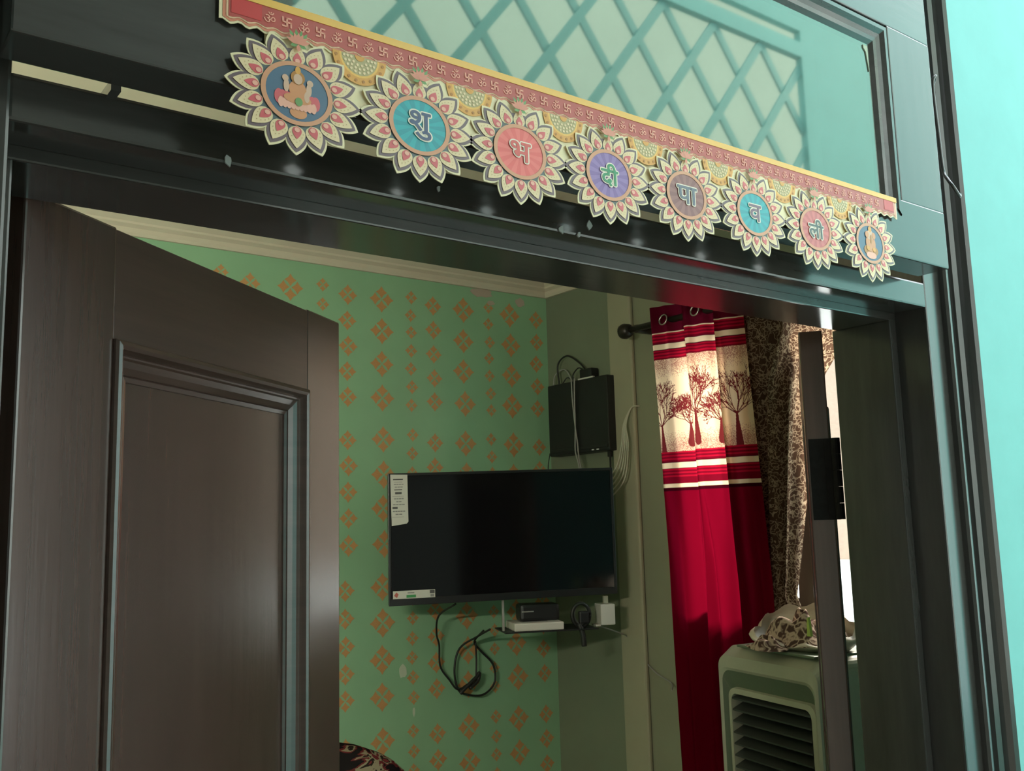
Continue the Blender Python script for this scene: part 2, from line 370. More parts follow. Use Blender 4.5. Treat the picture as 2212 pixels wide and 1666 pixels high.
# diamond lattice grille in the opening
lat = wo
PX, PZ = 0.272, 0.352
def clip_line(x0, z0, dx, dz):
    t0, t1 = -1e9, 1e9
    for p, d_, lo, hi in ((x0, dx, LX0, LX1), (z0, dz, LZ0, LZ1)):
        a, b = (lo-p)/d_, (hi-p)/d_
        t0, t1 = max(t0, min(a, b)), min(t1, max(a, b))
    return t0, t1
bw = 0.0165
for sgn in (1, -1):
    for k in range(-14, 30):
        x0 = 2.306 + k*PX; z0 = 1.69
        t0, t1 = clip_line(x0, z0, PX/2, sgn*PZ/2)
        if t1-t0 < 0.3: continue
        L = math.hypot(PX/2, PZ/2); nx, nz = -sgn*PZ/2/L*bw, PX/2/L*bw
        a = (x0+PX/2*t0, z0+sgn*PZ/2*t0); b = (x0+PX/2*t1, z0+sgn*PZ/2*t1)
        yy = LATY-0.020 if sgn > 0 else LATY-0.024
        poly = [(a[0]-nx, a[1]-nz), (b[0]-nx, b[1]-nz), (b[0]+nx, b[1]+nz), (a[0]+nx, a[1]+nz)]
        v, f = prism(poly, yy, yy+0.010); mk('lattice_bar', v, f, 'teal_lat', lat)

# ------------------------------------------------------------------ door frame
DL, DR = 0.124, 1.450            # clear opening between the posts
FY0, FY1 = 0.066, 0.235
df = empty('door_1', (0.79, 0.15, ZF)); struct(df, 'dark gloss painted door frame with moulded architrave', 'door frame')
box('post', (OL, FY0, ZF), (DL, 0.262, ZTOP), 'framev', df, 0.003)
box('post', (DR, FY0, ZF), (1.500, FY1, ZTOP), 'framev', df, 0.003)
box('head', (DL-0.002, FY0, 0.329), (DR+0.002, FY1, 0.369), 'frame', df, 0.003)
box('head', (DL-0.002, 0.10, 0.85), (DR+0.002, FY1, ZTOP), 'frame', df, 0.003)
box('door_stop', (DL, 0.120, 0.316), (DR, 0.219, 0.3305), 'frame', df, 0.002)
box('door_stop', (DL, 0.120, ZF), (DL+0.012, 0.219, 0.317), 'framev', df, 0.002)
box('door_stop', (DR-0.019, 0.120, ZF), (DR, 0.229, 0.317), 'framev', df, 0.002)
# small block between sash and head, seen as a dark divider in the slot
box('spacer', (0.195, 0.050, 0.366), (0.203, 0.10, 0.376), 'frame', df)
# architrave mouldings, profile in x,y swept up
def arch(name, prof, z0, z1):
    n = len(prof); v = [(x, y, z0) for x, y in prof] + [(x, y, z1) for x, y in prof]
    f = [[i, (i+1) % n, (i+1) % n+n, i+n] for i in range(n)] + [list(range(n-1, -1, -1)), list(range(n, 2*n))]
    return mk(name, v, f, 'framev', df)
arch('architrave', [(1.497, 0.070), (1.497, 0.058), (1.500, 0.054), (1.506, 0.054), (1.508, 0.058), (1.511, 0.058), (1.513, 0.050), (1.521, 0.046), (1.524, 0.052),
      (1.532, 0.056), (1.537, 0.056), (1.540, 0.048), (1.544, 0.040), (1.550, 0.036), (1.556, 0.040), (1.556, 0.07)], ZF, ZTOP+0.02)
arch('architrave', [(0.06, 0.07), (0.05, 0.04), (0.062, 0.036), (0.072, 0.05), (0.085, 0.05), (0.095, 0.058), (0.108, 0.058), (0.108, 0.07)], ZF, ZTOP+0.02)

# ------------------------------------------------------------------ fanlight sash above the head
SL, SR, SZ0, SZ1 = 0.111, 1.410, 0.371, 0.86
GX0, GX1, GZ0, GZ1 = 0.20, 1.294, 0.4605, 0.735     # outer edge of the glazing bead
ws = empty('window_1', (0.76, 0.03, SZ0)); struct(ws, 'fanlight window with reflective teal glass above the door', 'window')
SY1 = 0.052
box('bottom_rail', (SL, 0, SZ0), (SR, SY1, GZ0), 'frame', ws, 0.002)
box('top_rail', (SL, 0.0003, GZ1), (SR-0.0005, SY1, SZ1), 'frame', ws, 0.002)
box('stile', (SL, 0.0002, GZ0-0.001), (GX0, SY1, GZ1+0.001), 'framev', ws, 0.002)
box('stile', (GX1, 0.0002, GZ0-0.001), (SR, SY1, GZ1+0.001), 'framev', ws, 0.002)
v, f = mitred((GX0, GX1, GZ0-0.03, GZ1), [(0, 0.004), (0.002, 0.002), (0.006, -0.002), (0.012, -0.002), (0.018, 0.003), (0.024, 0.006), (0.030, 0.007), (0.036, 0.012), (0.040, 0.016), (0.040, 0.03)], lambda a, b, c: (a, b, c))
# the bottom run of the bead hides behind the bunting; keep the three visible runs
f = [q for i, q in enumerate(f) if i % 4 != 0]
mk('glazing_bead', v, f, 'frame', ws)
box('glass_pane', (GX0+0.005, 0.012, GZ0-0.01), (GX1-0.005, 0.016, GZ1-0.005), 'glass', ws)
# putty and paint chips
v, f = prism([(1.2435, 0.695), (1.254, 0.695), (1.254, 0.655), (1.2515, 0.67), (1.249, 0.685), (1.2435, 0.690)], 0.0105, 0.012); mk('putty', v, f, 'scuff', ws)

# hook and eye at the side of the sash
hk = empty('hook_latch', (1.47, 0.03, 0.50)); tag(hk, 'dark painted iron hook and eye hanging beside the fanlight sash', 'hook')
tube('hook', [(1.452, 0.020, 0.690), (1.446, 0.012, 0.700), (1.440, 0.014, 0.690), (1.446, 0.018, 0.665), (1.4500, 0.018, 0.60), (1.4540, 0.018, 0.545), (1.446, 0.008, 0.525), (1.446, 0.0, 0.510), (1.462, 0.0, 0.498), (1.472, 0.004, 0.503)], 0.0028, 'framev', hk)
tube('eye_ring', [(1.430+0.012*math.cos(a), 0.035+0.012*math.sin(a), 0.682+0.004*math.cos(a)) for a in np.linspace(0, 2*PI, 13)], 0.0026, 'framev', hk, k=2)
box('plate', (1.412, 0.030, 0.665), (1.430, 0.052, 0.695), 'framev', hk, 0.003)
arch2 = [(1.414, 0.06), (1.414, 0.046), (1.424, 0.044), (1.436, 0.050), (1.436, 0.06)]
n = len(arch2); v = [(x, y, 0.50) for x, y in arch2] + [(x, y, 0.655) for x, y in arch2]
mk('bolt_strip', v, [[i, (i+1) % n, (i+1) % n+n, i+n] for i in range(n)] + [list(range(n-1, -1, -1)), list(range(n, 2*n))], 'framev', hk)

# ------------------------------------------------------------------ door leaves
def leaf(H, ang, W, side, label):
    """side=+1: u runs away from the hinge along angle; the visible outer face is w<0"""
    dx, dy = math.cos(ang), math.sin(ang); nx, ny = (math.sin(ang), -math.cos(ang)) if side > 0 else (-math.sin(ang), math.cos(ang))
    fn = lambda u, w_, z: (H[0]+dx*u+nx*(-w_), H[1]+dy*u+ny*(-w_), z)     # w=0 outer face, w>0 into the leaf
    e = empty('door_leaf', (H[0], H[1], ZF+0.02)); tag(e, label, 'door')
    z0, z1, th = ZF+0.02, 0.3265, 0.040
    ls, rs = 0.129, W-0.106
    pz1, pz0 = 0.2055, -0.46
    qz1, qz0 = -0.62, -1.38
    box('stile', (0, 0, z0), (ls, th, z1), 'wood', e, 0.0025, fn)
    box('stile', (rs, 0, z0), (W, th, z1), 'wood', e, 0.0025, fn)
    box('rail', (ls-0.001, 0.0006, pz1), (rs+0.001, th-0.0006, z1-0.002), 'woodh', e, 0.001, fn)
    box('rail', (ls-0.001, 0.0006, qz1), (rs+0.001, th-0.0006, pz0), 'woodh', e, 0.001, fn)
    box('rail', (ls-0.001, 0.0006, z0), (rs+0.001, th-0.0006, qz0), 'woodh', e, 0.001, fn)
    prof = [(0, 0.006), (0.0, -0.003), (0.002, -0.006), (0.006, -0.007), (0.010, -0.005), (0.012, 0.001), (0.0135, 0.004), (0.015, 0.003), (0.017, 0.0035), (0.019, 0.006),
            (0.026, 0.0085), (0.033, 0.0125), (0.0335, 0.0145), (0.035, 0.0135), (0.040, 0.0150), (0.0405, 0.0175), (0.044, 0.0175)]
    for a, b in ((pz0, pz1), (qz0, qz1)):
        v, f = mitred((ls, rs, a, b), prof, fn); mk('panel_moulding', v, f, 'woodh', e)
        box('panel', (ls+0.036, 0.017, a+0.036), (rs-0.036, 0.028, b-0.036), 'wood', e, 0.0, fn)
    return e, fn
HL = (0.164, 0.220)
eL, fL = leaf(HL, math.radians(37.2), 0.660, 1, 'brown gloss panelled door leaf standing half open on the left')
AR = math.radians(36.8)
# right leaf swung right back: its hinge edge faces the doorway
C0 = (1.449, 0.262)
eR, fR = leaf(C0, AR, 0.62, 1, 'dark door leaf swung far back, showing its hinged edge on the right')
# fn of this leaf: outer face (w=0) looks at the front wall, thickness grows to the left and back
def hinge(z0, z1):
    fnR = fR
    v1 = boxg((-0.0022, 0.006, z0), (0.0, 0.036, z1), 0.0008)
    v1 = ([fnR(*q) for q in v1[0]], v1[1])
    h = mk('hinge', *v1, 'iron', eR)
    k0 = fnR(-0.006, -0.0085, 0)
    seg = 5; hh = (z1-z0)/seg
    for i in range(seg):
        zz0, zz1 = z0+i*hh+0.0003, z0+(i+1)*hh-0.0003
        v, f = tubeg([(k0[0], k0[1], zz0), (k0[0], k0[1], zz1)], 0.0078, 12); mk('knuckle', v, f, 'iron', h, smooth=False)
    v, f = boxg((-0.004, -0.009, z0), (0.0, 0.010, z1), 0.0008); mk('hinge_plate', [fnR(*q) for q in v], f, 'iron', h)
    return h
hinge(-0.005, 0.135); hinge(-1.35, -1.20)

# ------------------------------------------------------------------ paper bunting (toran) over the door
TY = -0.0045
tor = empty('door_bunting', (0.76, TY, 0.32)); tag(tor, 'printed festive paper bunting with eight flower medallions hung across the door head', 'bunting')
def bend(x):                                   # the card waves slightly and is creased at x=0.765
    b = -0.0016*math.sin((x-0.26)*9.0)
    return b
def sheet(name, polys, mats, midx, parent, y, th=0.0, stack=0.0):
    """flat printed pieces: list of x,z polygons at depth y"""
    V, Fc, mi = [], [], []
    for p, m_ in zip(polys, midx):
        n = len(V)
        if th:
            v, f = prism(p, y, y+th); V += v; Fc += [[i+n for i in q] for q in f]; mi += [m_]*len(f)
        else:
            y -= stack
            V += [(a, y, b) for a, b in p]; Fc.append(list(range(n, n+len(p)))); mi.append(m_)
    return mk(name, V, Fc, mats, parent, mi)
def circ(cx, cz, r, n=32, a0=0.0, a1=2*PI, close=True):
    k = n if close else n+1
    return [(cx+r*math.cos(a0+(a1-a0)*i/n), cz+r*math.sin(a0+(a1-a0)*i/n)) for i in range(k)]
def ringq(cx, cz, ri, ro, n=40, a0=0.0, a1=2*PI):
    out = []
    for i in range(n):
        a, b = a0+(a1-a0)*i/n, a0+(a1-a0)*(i+1)/n
        out.append([(cx+ri*math.cos(a), cz+ri*math.sin(a)), (cx+ro*math.cos(a), cz+ro*math.sin(a)), (cx+ro*math.cos(b), cz+ro*math.sin(b)), (cx+ri*math.cos(b), cz+ri*math.sin(b))])
    return out
def stripq(x0, x1, ztop, zbot, n):
    out = []
    for i in range(n):
        a, b = x0+(x1-x0)*i/n, x0+(x1-x0)*(i+1)/n
        out.append([(a, zbot(a)), (b, zbot(b)), (b, ztop(b)), (a, ztop(a))])
    return out
CX = [0.334, 0.458, 0.577, 0.699, 0.821, 0.943, 1.066, 1.190]; CZ = 0.3755
BX0, BX1 = 0.262, 1.272
wave = lambda x, base, amp=0.0016: base + amp*math.sin(2*PI*x/0.0155)
# cream card: two sheets creased/joined at x=0.765, each slightly cupped
def cardsheet(name, x0, x1, tilt):
    n = 40; V, Fc = [], []
    for i in range(n+1):
        x = x0+(x1-x0)*i/n; s = (x-x0)/(x1-x0)
        off = TY + 0.0022 - tilt*math.sin(PI*s)*0.0022
        for z in (0.3735, 0.4000, 0.4285):
            V += [(x, off-0.0004, z), (x, off+0.0004, z)]
    for i in range(n):
        for k in range(2):
            a = i*6+k*2
            Fc += [[a, a+6, a+8, a+2], [a+1, a+3, a+9, a+7]]
        a = i*6; Fc += [[a, a+1, a+7, a+6], [a+4, a+10, a+11, a+5]]
    return mk(name, V, Fc, 't_card', tor, smooth=False)
cardsheet('card_sheet', 0.306, 0.765, 1.0); cardsheet('card_sheet', 0.765, 1.205, 1.0)
# band with scalloped border
outer = [(BX0+0.012, 0.4545)] + [(BX0+0.004, 0.453), (BX0, 0.448), (BX0, 0.436), (BX0+0.003, 0.429), (BX0+0.012, 0.425)]
band = sheet('band', stripq(BX0+0.003, BX1-0.003, lambda x: 0.4545, lambda x: wave(x, 0.4255), 300), ['t_card'], [0]*300, tor, TY-0.0003, 0.0008)
n = 300
sheet('scalloped_border', stripq(BX0+0.006, BX1-0.006, lambda x: 0.4520, lambda x: wave(x, 0.4275), n), ['t_bord'], [0]*n, band, TY-0.0006)
sheet('pale_line', stripq(BX0+0.009, BX1-0.009, lambda x: 0.4500, lambda x: wave(x, 0.4298, 0.0012), n), ['t_pale'], [0]*n, band, TY-0.0009)
sheet('red_field', stripq(BX0+0.011, BX1-0.011, lambda x: 0.4490, lambda x: wave(x, 0.4310, 0.0010), n), ['t_red'], [0]*n, band, TY-0.0012)
sheet('end_field', [[(BX1-0.036, 0.434), (BX1-0.013, 0.434), (BX1-0.013, 0.4485), (BX1-0.036, 0.4485)]], ['t_redd'], [0], band, TY-0.0015)
sheet('end_field', [[(BX0+0.013, 0.434), (BX0+0.040, 0.434), (BX0+0.040, 0.4485), (BX0+0.013, 0.4485)]], ['t_redd'], [0], band, TY-0.0015)
sheet('gold_piping', stripq(BX0+0.020, BX1-0.004, lambda x: 0.4560, lambda x: 0.4490, 60), ['t_gold'], [0]*60, tor, TY-0.0018, 0.0010)
# text helper: meshes made from text curves
def text_mesh(body, size, offset=0.0):
    c = bpy.data.curves.new('txt', 'FONT'); c.body = body; c.size = size; c.align_x = 'CENTER'; c.resolution_u = 3; c.fill_mode = 'FRONT'
    c.offset = offset
    o = bpy.data.objects.new('txt', c); COL.objects.link(o)
    dg = bpy.context.evaluated_depsgraph_get(); me = bpy.data.meshes.new_from_object(o.evaluated_get(dg))
    V = [tuple(v.co) for v in me.vertices]; Fc = [list(p.vertices) for p in me.polygons]
    bpy.data.objects.remove(o); bpy.data.curves.remove(c); bpy.data.meshes.remove(me)
    return V, Fc
def text_at(name, body, cx, cz, h, m_, parent, y, grow_=0.0):
    V, Fc = text_mesh(body, 1.0)
    a = np.array(V); lo, hi = a.min(0), a.max(0); s = h/(hi[1]-lo[1]); c = (lo+hi)/2
    VV, FF = [], []
    dirs = [(0, 0)] + [(math.cos(q_)*grow_, math.sin(q_)*grow_) for q_ in np.linspace(0, 2*PI, 13)[:-1]]      # thickened strokes
    for k, (dx_, dz_) in enumerate(dirs):
        n = len(VV); VV += [(cx+(v[0]-c[0])*s+dx_, y-k*4e-6, cz+(v[1]-c[1])*s+dz_) for v in V]; FF += [[i+n for i in q_] for q_ in Fc]
    return mk(name, VV, FF, m_, parent)
# Om and swastika marks, alternating along the band
omV, omF = text_mesh('\u0950', 1.0)
a = np.array(omV); lo, hi = a.min(0), a.max(0); s = 0.0115/(hi[1]-lo[1]); c = (lo+hi)/2
om_me = bpy.data.meshes.new('om_mark'); om_me.from_pydata([((v[0]-c[0])*s, 0, (v[1]-c[1])*s) for v in omV], [], omF); om_me.materials.append(M['t_mark'])
q = 0.0052; tk = 0.00085; V, Fc = [], []
for k in range(4):
    ca, sa = [(1, 0), (0, 1), (-1, 0), (0, -1)][k]
    for (x0, x1, z0, z1) in ((0, q, -tk, tk), (q-2*tk, q, -q, tk)):
        n = len(V); V += [(ca*x-sa*z, 0, sa*x+ca*z) for x, z in ((x0, z0), (x1, z0), (x1, z1), (x0, z1))]; Fc.append([n, n+1, n+2, n+3])
sw_me = bpy.data.meshes.new('swastik_mark'); sw_me.from_pydata(V, [], Fc); sw_me.materials.append(M['t_mark'])
x = 0.309; k = 0
while x < BX1-0.042:
    o = bpy.data.objects.new('om_mark' if k % 2 == 0 else 'swastik_mark', om_me if k % 2 == 0 else sw_me)
    place(o, band, (x, TY-0.0017, 0.4398+EYE)); o.scale = (0.88, 1, 0.88); x += 0.01595; k += 1
# gold half rosettes between the medallions
for i in range(7):
    cx = (CX[i]+CX[i+1])/2; cz = 0.4285; polys, mi = [], []
    def addp(ps, m_):
        for p in ps: polys.append(p); mi.append(m_)
    addp(ringq(cx, cz, 0.0205, 0.0275, 24, PI, 2*PI), 0); addp(ringq(cx, cz, 0.0185, 0.0205, 24, PI, 2*PI), 1)
    addp(ringq(cx, cz, 0.0, 0.0185, 20, PI, 2*PI), 3)
    ros = sheet('half_rosette', polys, ['t_goldm', 't_gold', 't_goldd', 't_bead'], mi, tor, TY-0.0010)
    polys, mi = [], []
    for j in range(10):
        a_ = PI+(j+0.5)*PI/10; addp([circ(cx+0.0240*math.cos(a_), cz+0.0240*math.sin(a_), 0.0015, 8)], 2)
    for rr, nn in ((0.0160, 11), (0.0125, 9), (0.0090, 6)):
        for j in range(nn):
            a_ = PI+(j+0.5)*PI/nn; addp([circ(cx+rr*math.cos(a_), cz+rr*math.sin(a_), 0.0014, 8)], 4)
    addp([circ(cx, cz, 0.005, 10, PI, 2*PI, False)], 0)
    sheet('rosette_beads', polys, ['t_goldm', 't_gold', 't_goldd', 't_bead', 't_petal'], mi, ros, TY-0.0013)
# medallions
def lobes(cx, cz, rv, rtip, n, q=0.62, a_off=PI/2, m_=8):
    out = []
    for k in range(n):
        for j in range(-m_, m_):
            t_ = j/m_; r = rv+(rtip-rv)*((1-abs(t_))**q if k else 0.0); a_ = a_off+(k+t_/2)*2*PI/n
            out.append((cx+r*math.cos(a_), cz+r*math.sin(a_)))
    return out
def fan(cx, cz, poly): return [[(cx, cz), poly[i], poly[(i+1) % len(poly)]] for i in range(len(poly))]
NP = 16
def petal_shape(r0_, r1_, wd, n=10, peak=0.42):
    L, R_ = [], []
    for i in range(n+1):
        s = i/n; wv = wd*(math.sin(PI*s**0.72))**0.85*(1 - 0.12*s); L.append((-wv, r0_+(r1_-r0_)*s)); R_.append((wv, r0_+(r1_-r0_)*s))
    return R_ + L[::-1][1:-1]
pm_v, pm_f, pm_i = [], [], []
def pm_add(poly, y, m_):
    n = len(pm_v); pm_v.extend([(p[0], y, p[1]) for p in poly]); pm_f.append(list(range(n, n+len(poly)))); pm_i.append(m_)
pm_add(petal_shape(0.0335, 0.0575, 0.0084), 0, 0)
pm_add(petal_shape(0.0345, 0.0478, 0.0046), -0.0003, 1)
pm_add(circ(0, 0.0382, 0.0026, 10), -0.0006, 2)
for dx_, dz_ in ((0, 0.0512), (0.0028, 0.0490), (-0.0028, 0.0490), (0.0048, 0.0455), (-0.0048, 0.0455), (0.0058, 0.0420), (-0.0058, 0.0420)):
    pm_add(circ(dx_, dz_, 0.00055, 6), -0.0003, 3)
petal_me = bpy.data.meshes.new('petal'); petal_me.from_pydata(pm_v, [], pm_f)
for k in ('t_petal', 't_pink', 't_lpink', 't_dot'): petal_me.materials.append(M[k])
petal_me.polygons.foreach_set('material_index', pm_i)
discs = [('blue', None, None), ('teal', '\u0936\u0941', 'l_navy'), ('coral', '\u092d', 'l_red'), ('violet', '\u0926\u0940', 'l_green'), ('brown', '\u092a\u093e', 'l_slate'),
         ('teal', '\u0935', 'l_plum'), ('rose', '\u0932\u0940', 'l_dark'), ('blue', None, None)]
for i, cx in enumerate(CX):
    y = TY-0.0022
    v, f = prism(lobes(cx, CZ, 0.0508, 0.0645, NP, 0.70), y, y+0.0009)
    med = mk('medallion', v, f, 't_card', tor)
    lb = lobes(cx, CZ, 0.0478, 0.0615, NP, 0.70)
    sheet('petal_border', fan(cx, CZ, lb), ['t_plum'], [0]*len(lb), med, y-0.0003)
    sheet('inner_field', [circ(cx, CZ, 0.041, 48)], ['t_slate'], [0], med, y-0.0006)
    for k in range(NP):
        o = bpy.data.objects.new('petal', petal_me); place(o, med, (cx, y-0.0009, CZ+EYE)); o.rotation_euler = (0, 2*PI*k/NP, 0)
        if k == 0: o.scale = (0.92, 1, 0.92)
    sheet('copper_ring', ringq(cx, CZ, 0.0290, 0.0335, 48), ['t_ring'], [0]*48, med, y-0.0018)
    dk, ch, lk = discs[i]
    wedges = [[(cx, CZ), (cx+0.0295*math.cos(a_), CZ+0.0295*math.sin(a_)), (cx+0.0295*math.cos(a_+2*PI/28), CZ+0.0295*math.sin(a_+2*PI/28))] for a_ in np.arange(28)*2*PI/28]
    sheet('disc', wedges, ['d_'+dk, 'd_'+dk+'2'], [0 if (dk == 'blue' or j % 2) else 1 for j in range(28)], med, y-0.0014)
    if ch:
        h = 0.031 if i == 1 else 0.029 if i in (3, 6) else 0.0235
        text_at('letter_outline', ch, cx, CZ, h, 't_white', med, y-0.0022, 0.0021)
        text_at('letter', ch, cx, CZ, h, lk, med, y-0.0025, 0.0005)
    else:
        # seated figure on a lotus
        P, mi = [], []
        def ell(ex, ez, rx, rz, m_, n=18):
            P.append([(cx+ex+rx*math.cos(2*PI*j/n), CZ+ez+rz*math.sin(2*PI*j/n)) for j in range(n)]); mi.append(m_)
        def lay(tag_, yy):
            sheet(tag_, P[:], ['t_pink', 't_lpink', 't_skin', 't_skin2', 't_green', 't_goldm', 't_goldd'], mi[:], med, yy, stack=1.5e-5); P.clear(); mi.clear()
        if i == 0:
            ell(0.001, -0.0205, 0.008, 0.006, 2)
            for j in range(-5, 6): ell(j*0.0034, -0.0085+abs(j)*0.0003, 0.0042, 0.0078, 0)
            lay('printed_lotus', y-0.0018)
            for j in range(-4, 5): ell(j*0.0038, -0.0125, 0.0026, 0.0055, 1)
            lay('printed_lotus_petals', y-0.0020)
            ell(0, 0.004, 0.0082, 0.0095, 2); ell(0, -0.006, 0.013, 0.0055, 2); ell(-0.0105, 0.006, 0.0026, 0.0070, 3); ell(0.0105, 0.006, 0.0026, 0.0070, 3)
            ell(-0.0115, 0.0135, 0.0030, 0.0036, 3); ell(0.0115, 0.0135, 0.0030, 0.0036, 3); ell(0.0085, -0.002, 0.0025, 0.006, 3)
            lay('printed_figure', y-0.0022)
            ell(0, 0.0165, 0.0066, 0.0074, 6); ell(0, 0.0245, 0.0026, 0.0042, 5); lay('printed_crown', y-0.0024)
            ell(0, 0.0150, 0.0042, 0.0056, 3); ell(0.001, -0.0090, 0.0035, 0.0045, 4); lay('printed_face', y-0.0026)
        else:
            ell(0, -0.012, 0.017, 0.010, 6); ell(0, -0.020, 0.012, 0.006, 1); lay('printed_lotus', y-0.0018)
            ell(0, 0.000, 0.0115, 0.0145, 2); ell(0, 0.014, 0.0080, 0.0085, 3); ell(0, 0.0235, 0.0040, 0.0050, 5); lay('printed_figure', y-0.0020)
            ell(-0.008, 0.0135, 0.0042, 0.0055, 2); ell(0.008, 0.0135, 0.0042, 0.0055, 2); ell(0.001, 0.007, 0.0020, 0.0075, 6)
            ell(-0.007, -0.009, 0.0040, 0.0040, 5); ell(0.007, -0.010, 0.0036, 0.0036, 5); lay('printed_details', y-0.0022)
    # the printed medallions are a little wider than tall
    med.scale = (1, 1, 0.86); med.location.z += (CZ+EYE-WL[med].z)*0.14
    # little lotus print above
    P, mi = [], []
    def leafp(ang, ln, wd, m_, bx=0.0, bz=0.0):
        ax, az = math.sin(ang), math.cos(ang); px, pz = az, -ax
        pts = [(0, 0), (0.35, 1), (0.7, 0.8), (1, 0), (0.7, -0.8), (0.35, -1)]
        P.append([(cx+bx+ax*ln*s_+px*wd*t_, CZ+0.0520+bz+az*ln*s_+pz*wd*t_) for s_, t_ in pts]); mi.append(m_)
    for an in (-0.55, 0.55, -0.15, 0.2): leafp(an, 0.0165, 0.0022, 0)
    for sx in (-1, 1): leafp(sx*1.9, 0.008, 0.0022, 0)
    sheet('lotus_leaves', P[:], ['t_green'], [0]*len(P), med, y-0.0030, stack=2e-5); P.clear()
    for an in (-1.15, -0.75, 0.75, 1.15, -0.35, 0.35, 0.0): leafp(an, 0.0125, 0.0021, 0)
    leafp(PI, 0.008, 0.0020, 0)
    sheet('lotus_bloom', P[:], ['t_lotus'], [0]*len(P), med, y-0.0033, stack=2e-5); P.clear()
# flakes of old tape left under the bunting
for k, (fx, fz, sz) in enumerate(((0.300, 0.318, 0.006), (0.690, 0.318, 0.005), (0.716, 0.317, 0.004), (0.733, 0.3303, 0.005), (0.525, 0.335, 0.003))):
    pts = [(fx+sz*random.uniform(0.4, 1)*math.cos(a_), fz+0.014+sz*1.4*random.uniform(0.4, 1)*math.sin(a_)) for a_ in np.linspace(0, 2*PI, 8)[:-1]]
    v, f = prism(pts, 0.0645, 0.0662); mk('tape_scrap', v, f, 'flake', df)

# ------------------------------------------------------------------ stencilled wall motifs
def motif_mesh():
    V, Fc = [], []
    for k in range(4):
        a_ = k*PI/2; cxm, czm = 0.272*math.cos(a_), 0.272*math.sin(a_); n = len(V); pts = []
        tips = [(0.238*math.cos(b), 0.238*math.sin(b)) for b in (0, PI/2, PI, 1.5*PI)]
        for j in range(4):
            p, q_ = tips[j], tips[(j+1) % 4]; pts.append(p)
            for s_ in (0.3, 0.5, 0.7):
                mxp = (p[0]+(q_[0]-p[0])*s_, p[1]+(q_[1]-p[1])*s_); kf = 1-0.19*math.sin(PI*s_); pts.append((mxp[0]*kf, mxp[1]*kf))
        c0 = len(V); V.append((cxm, -0.0012, czm))
        V += [(cxm+p[0], -0.0012, czm+p[1]) for p in pts]; m_ = len(pts)
        for j in range(m_): Fc.append([c0, c0+1+j, c0+1+(j+1) % m_])
    me = bpy.data.meshes.new('stencil_motif'); me.from_pydata(V, [], Fc); me.materials.append(M['gold']); return me
mm = motif_mesh()
cols = [(1.055, 'L'), (1.190, 's'), (1.302, 'm'), (1.454, 'L'), (1.587, 's'), (1.690, 'm'), (1.842, 'L'), (1.973, 's'), (2.079, 'm'), (2.226, 'L'), (2.358, 's'), (2.472, 'L'), (2.612, 'm')]
spec_ = {'L': (0.900, 0.132, 4, 0.106), 'm': (0.896, 0.0985, 5, 0.079), 's': (0.922, 0.0735, 7, 0.0555)}
for cx, kd in cols:
    z0, sp, nn, sz = spec_[kd]
    for blk in range(4):
        for k in range(nn):
            z = z0-blk*0.5600-k*sp
            if z < -1.0 or (cx < 1.6 and z < 0.84): continue
            if 1.86 < cx and -0.26 < z < 0.18: continue
            o = bpy.data.objects.new('stencil_motif', mm)
            s_ = sz*random.uniform(0.96, 1.03)
            place(o, wall_far, (cx+random.uniform(-0.003, 0.003)-0.010*(blk > 1), YF, z+random.uniform(-0.003, 0.003)+EYE)); o.scale = (s_, 1, s_)
# the columns further left, which the open leaf hides, joined into one part
SV, SF = [], []
mv = [tuple(q.co) for q in mm.vertices]; mf = [list(q.vertices) for q in mm.polygons]
for cx, kd in [(x-0.385*k, t_) for k in range(0, 6) for x, t_ in ((1.055, 'L'), (1.190, 's'), (1.302, 'm'))] + [(1.454, 'L'), (1.587, 's')]:
    if cx < XL+0.06: continue
    z0, sp, nn, sz = spec_[kd]
    for blk in range(4):
        for k in range(nn):
            z = z0-blk*0.56-k*sp
            if z < -1.5 or (cx > 1.0 and z >= 0.84): continue
            n = len(SV); SV += [(cx+q[0]*sz, YF+q[1], z+q[2]*sz) for q in mv]; SF += [[i+n for i in q] for q in mf]
mk('stencil_columns', SV, SF, 'gold', wall_far)['kind'] = 'stuff'
def blob(name, cx, cz, rx, rz, m_, seed):
    rnd = random.Random(seed)
    pts = [(cx+rx*rnd.uniform(0.7, 1.05)*math.cos(a_), cz+rz*rnd.uniform(0.7, 1.05)*math.sin(a_)) for a_ in np.linspace(0, 2*PI, 13)[:-1]]
    v, f = prism(pts, YF-0.0016, YF+0.001); mk(name, v, f, m_, wall_far)
blob('bare_patch', 2.325, 0.985, 0.062, 0.024, 'patch', 1); blob('bare_patch', 2.372, 0.945, 0.022, 0.012, 'patch', 2); blob('bare_patch', 2.530, 0.966, 0.028, 0.022, 'patch', 3)
blob('scuff_mark', 1.919, -0.535, 0.020, 0.028, 'scuff', 4); blob('scuff_mark', 1.965, -0.69, 0.006, 0.018, 'scuff', 5)

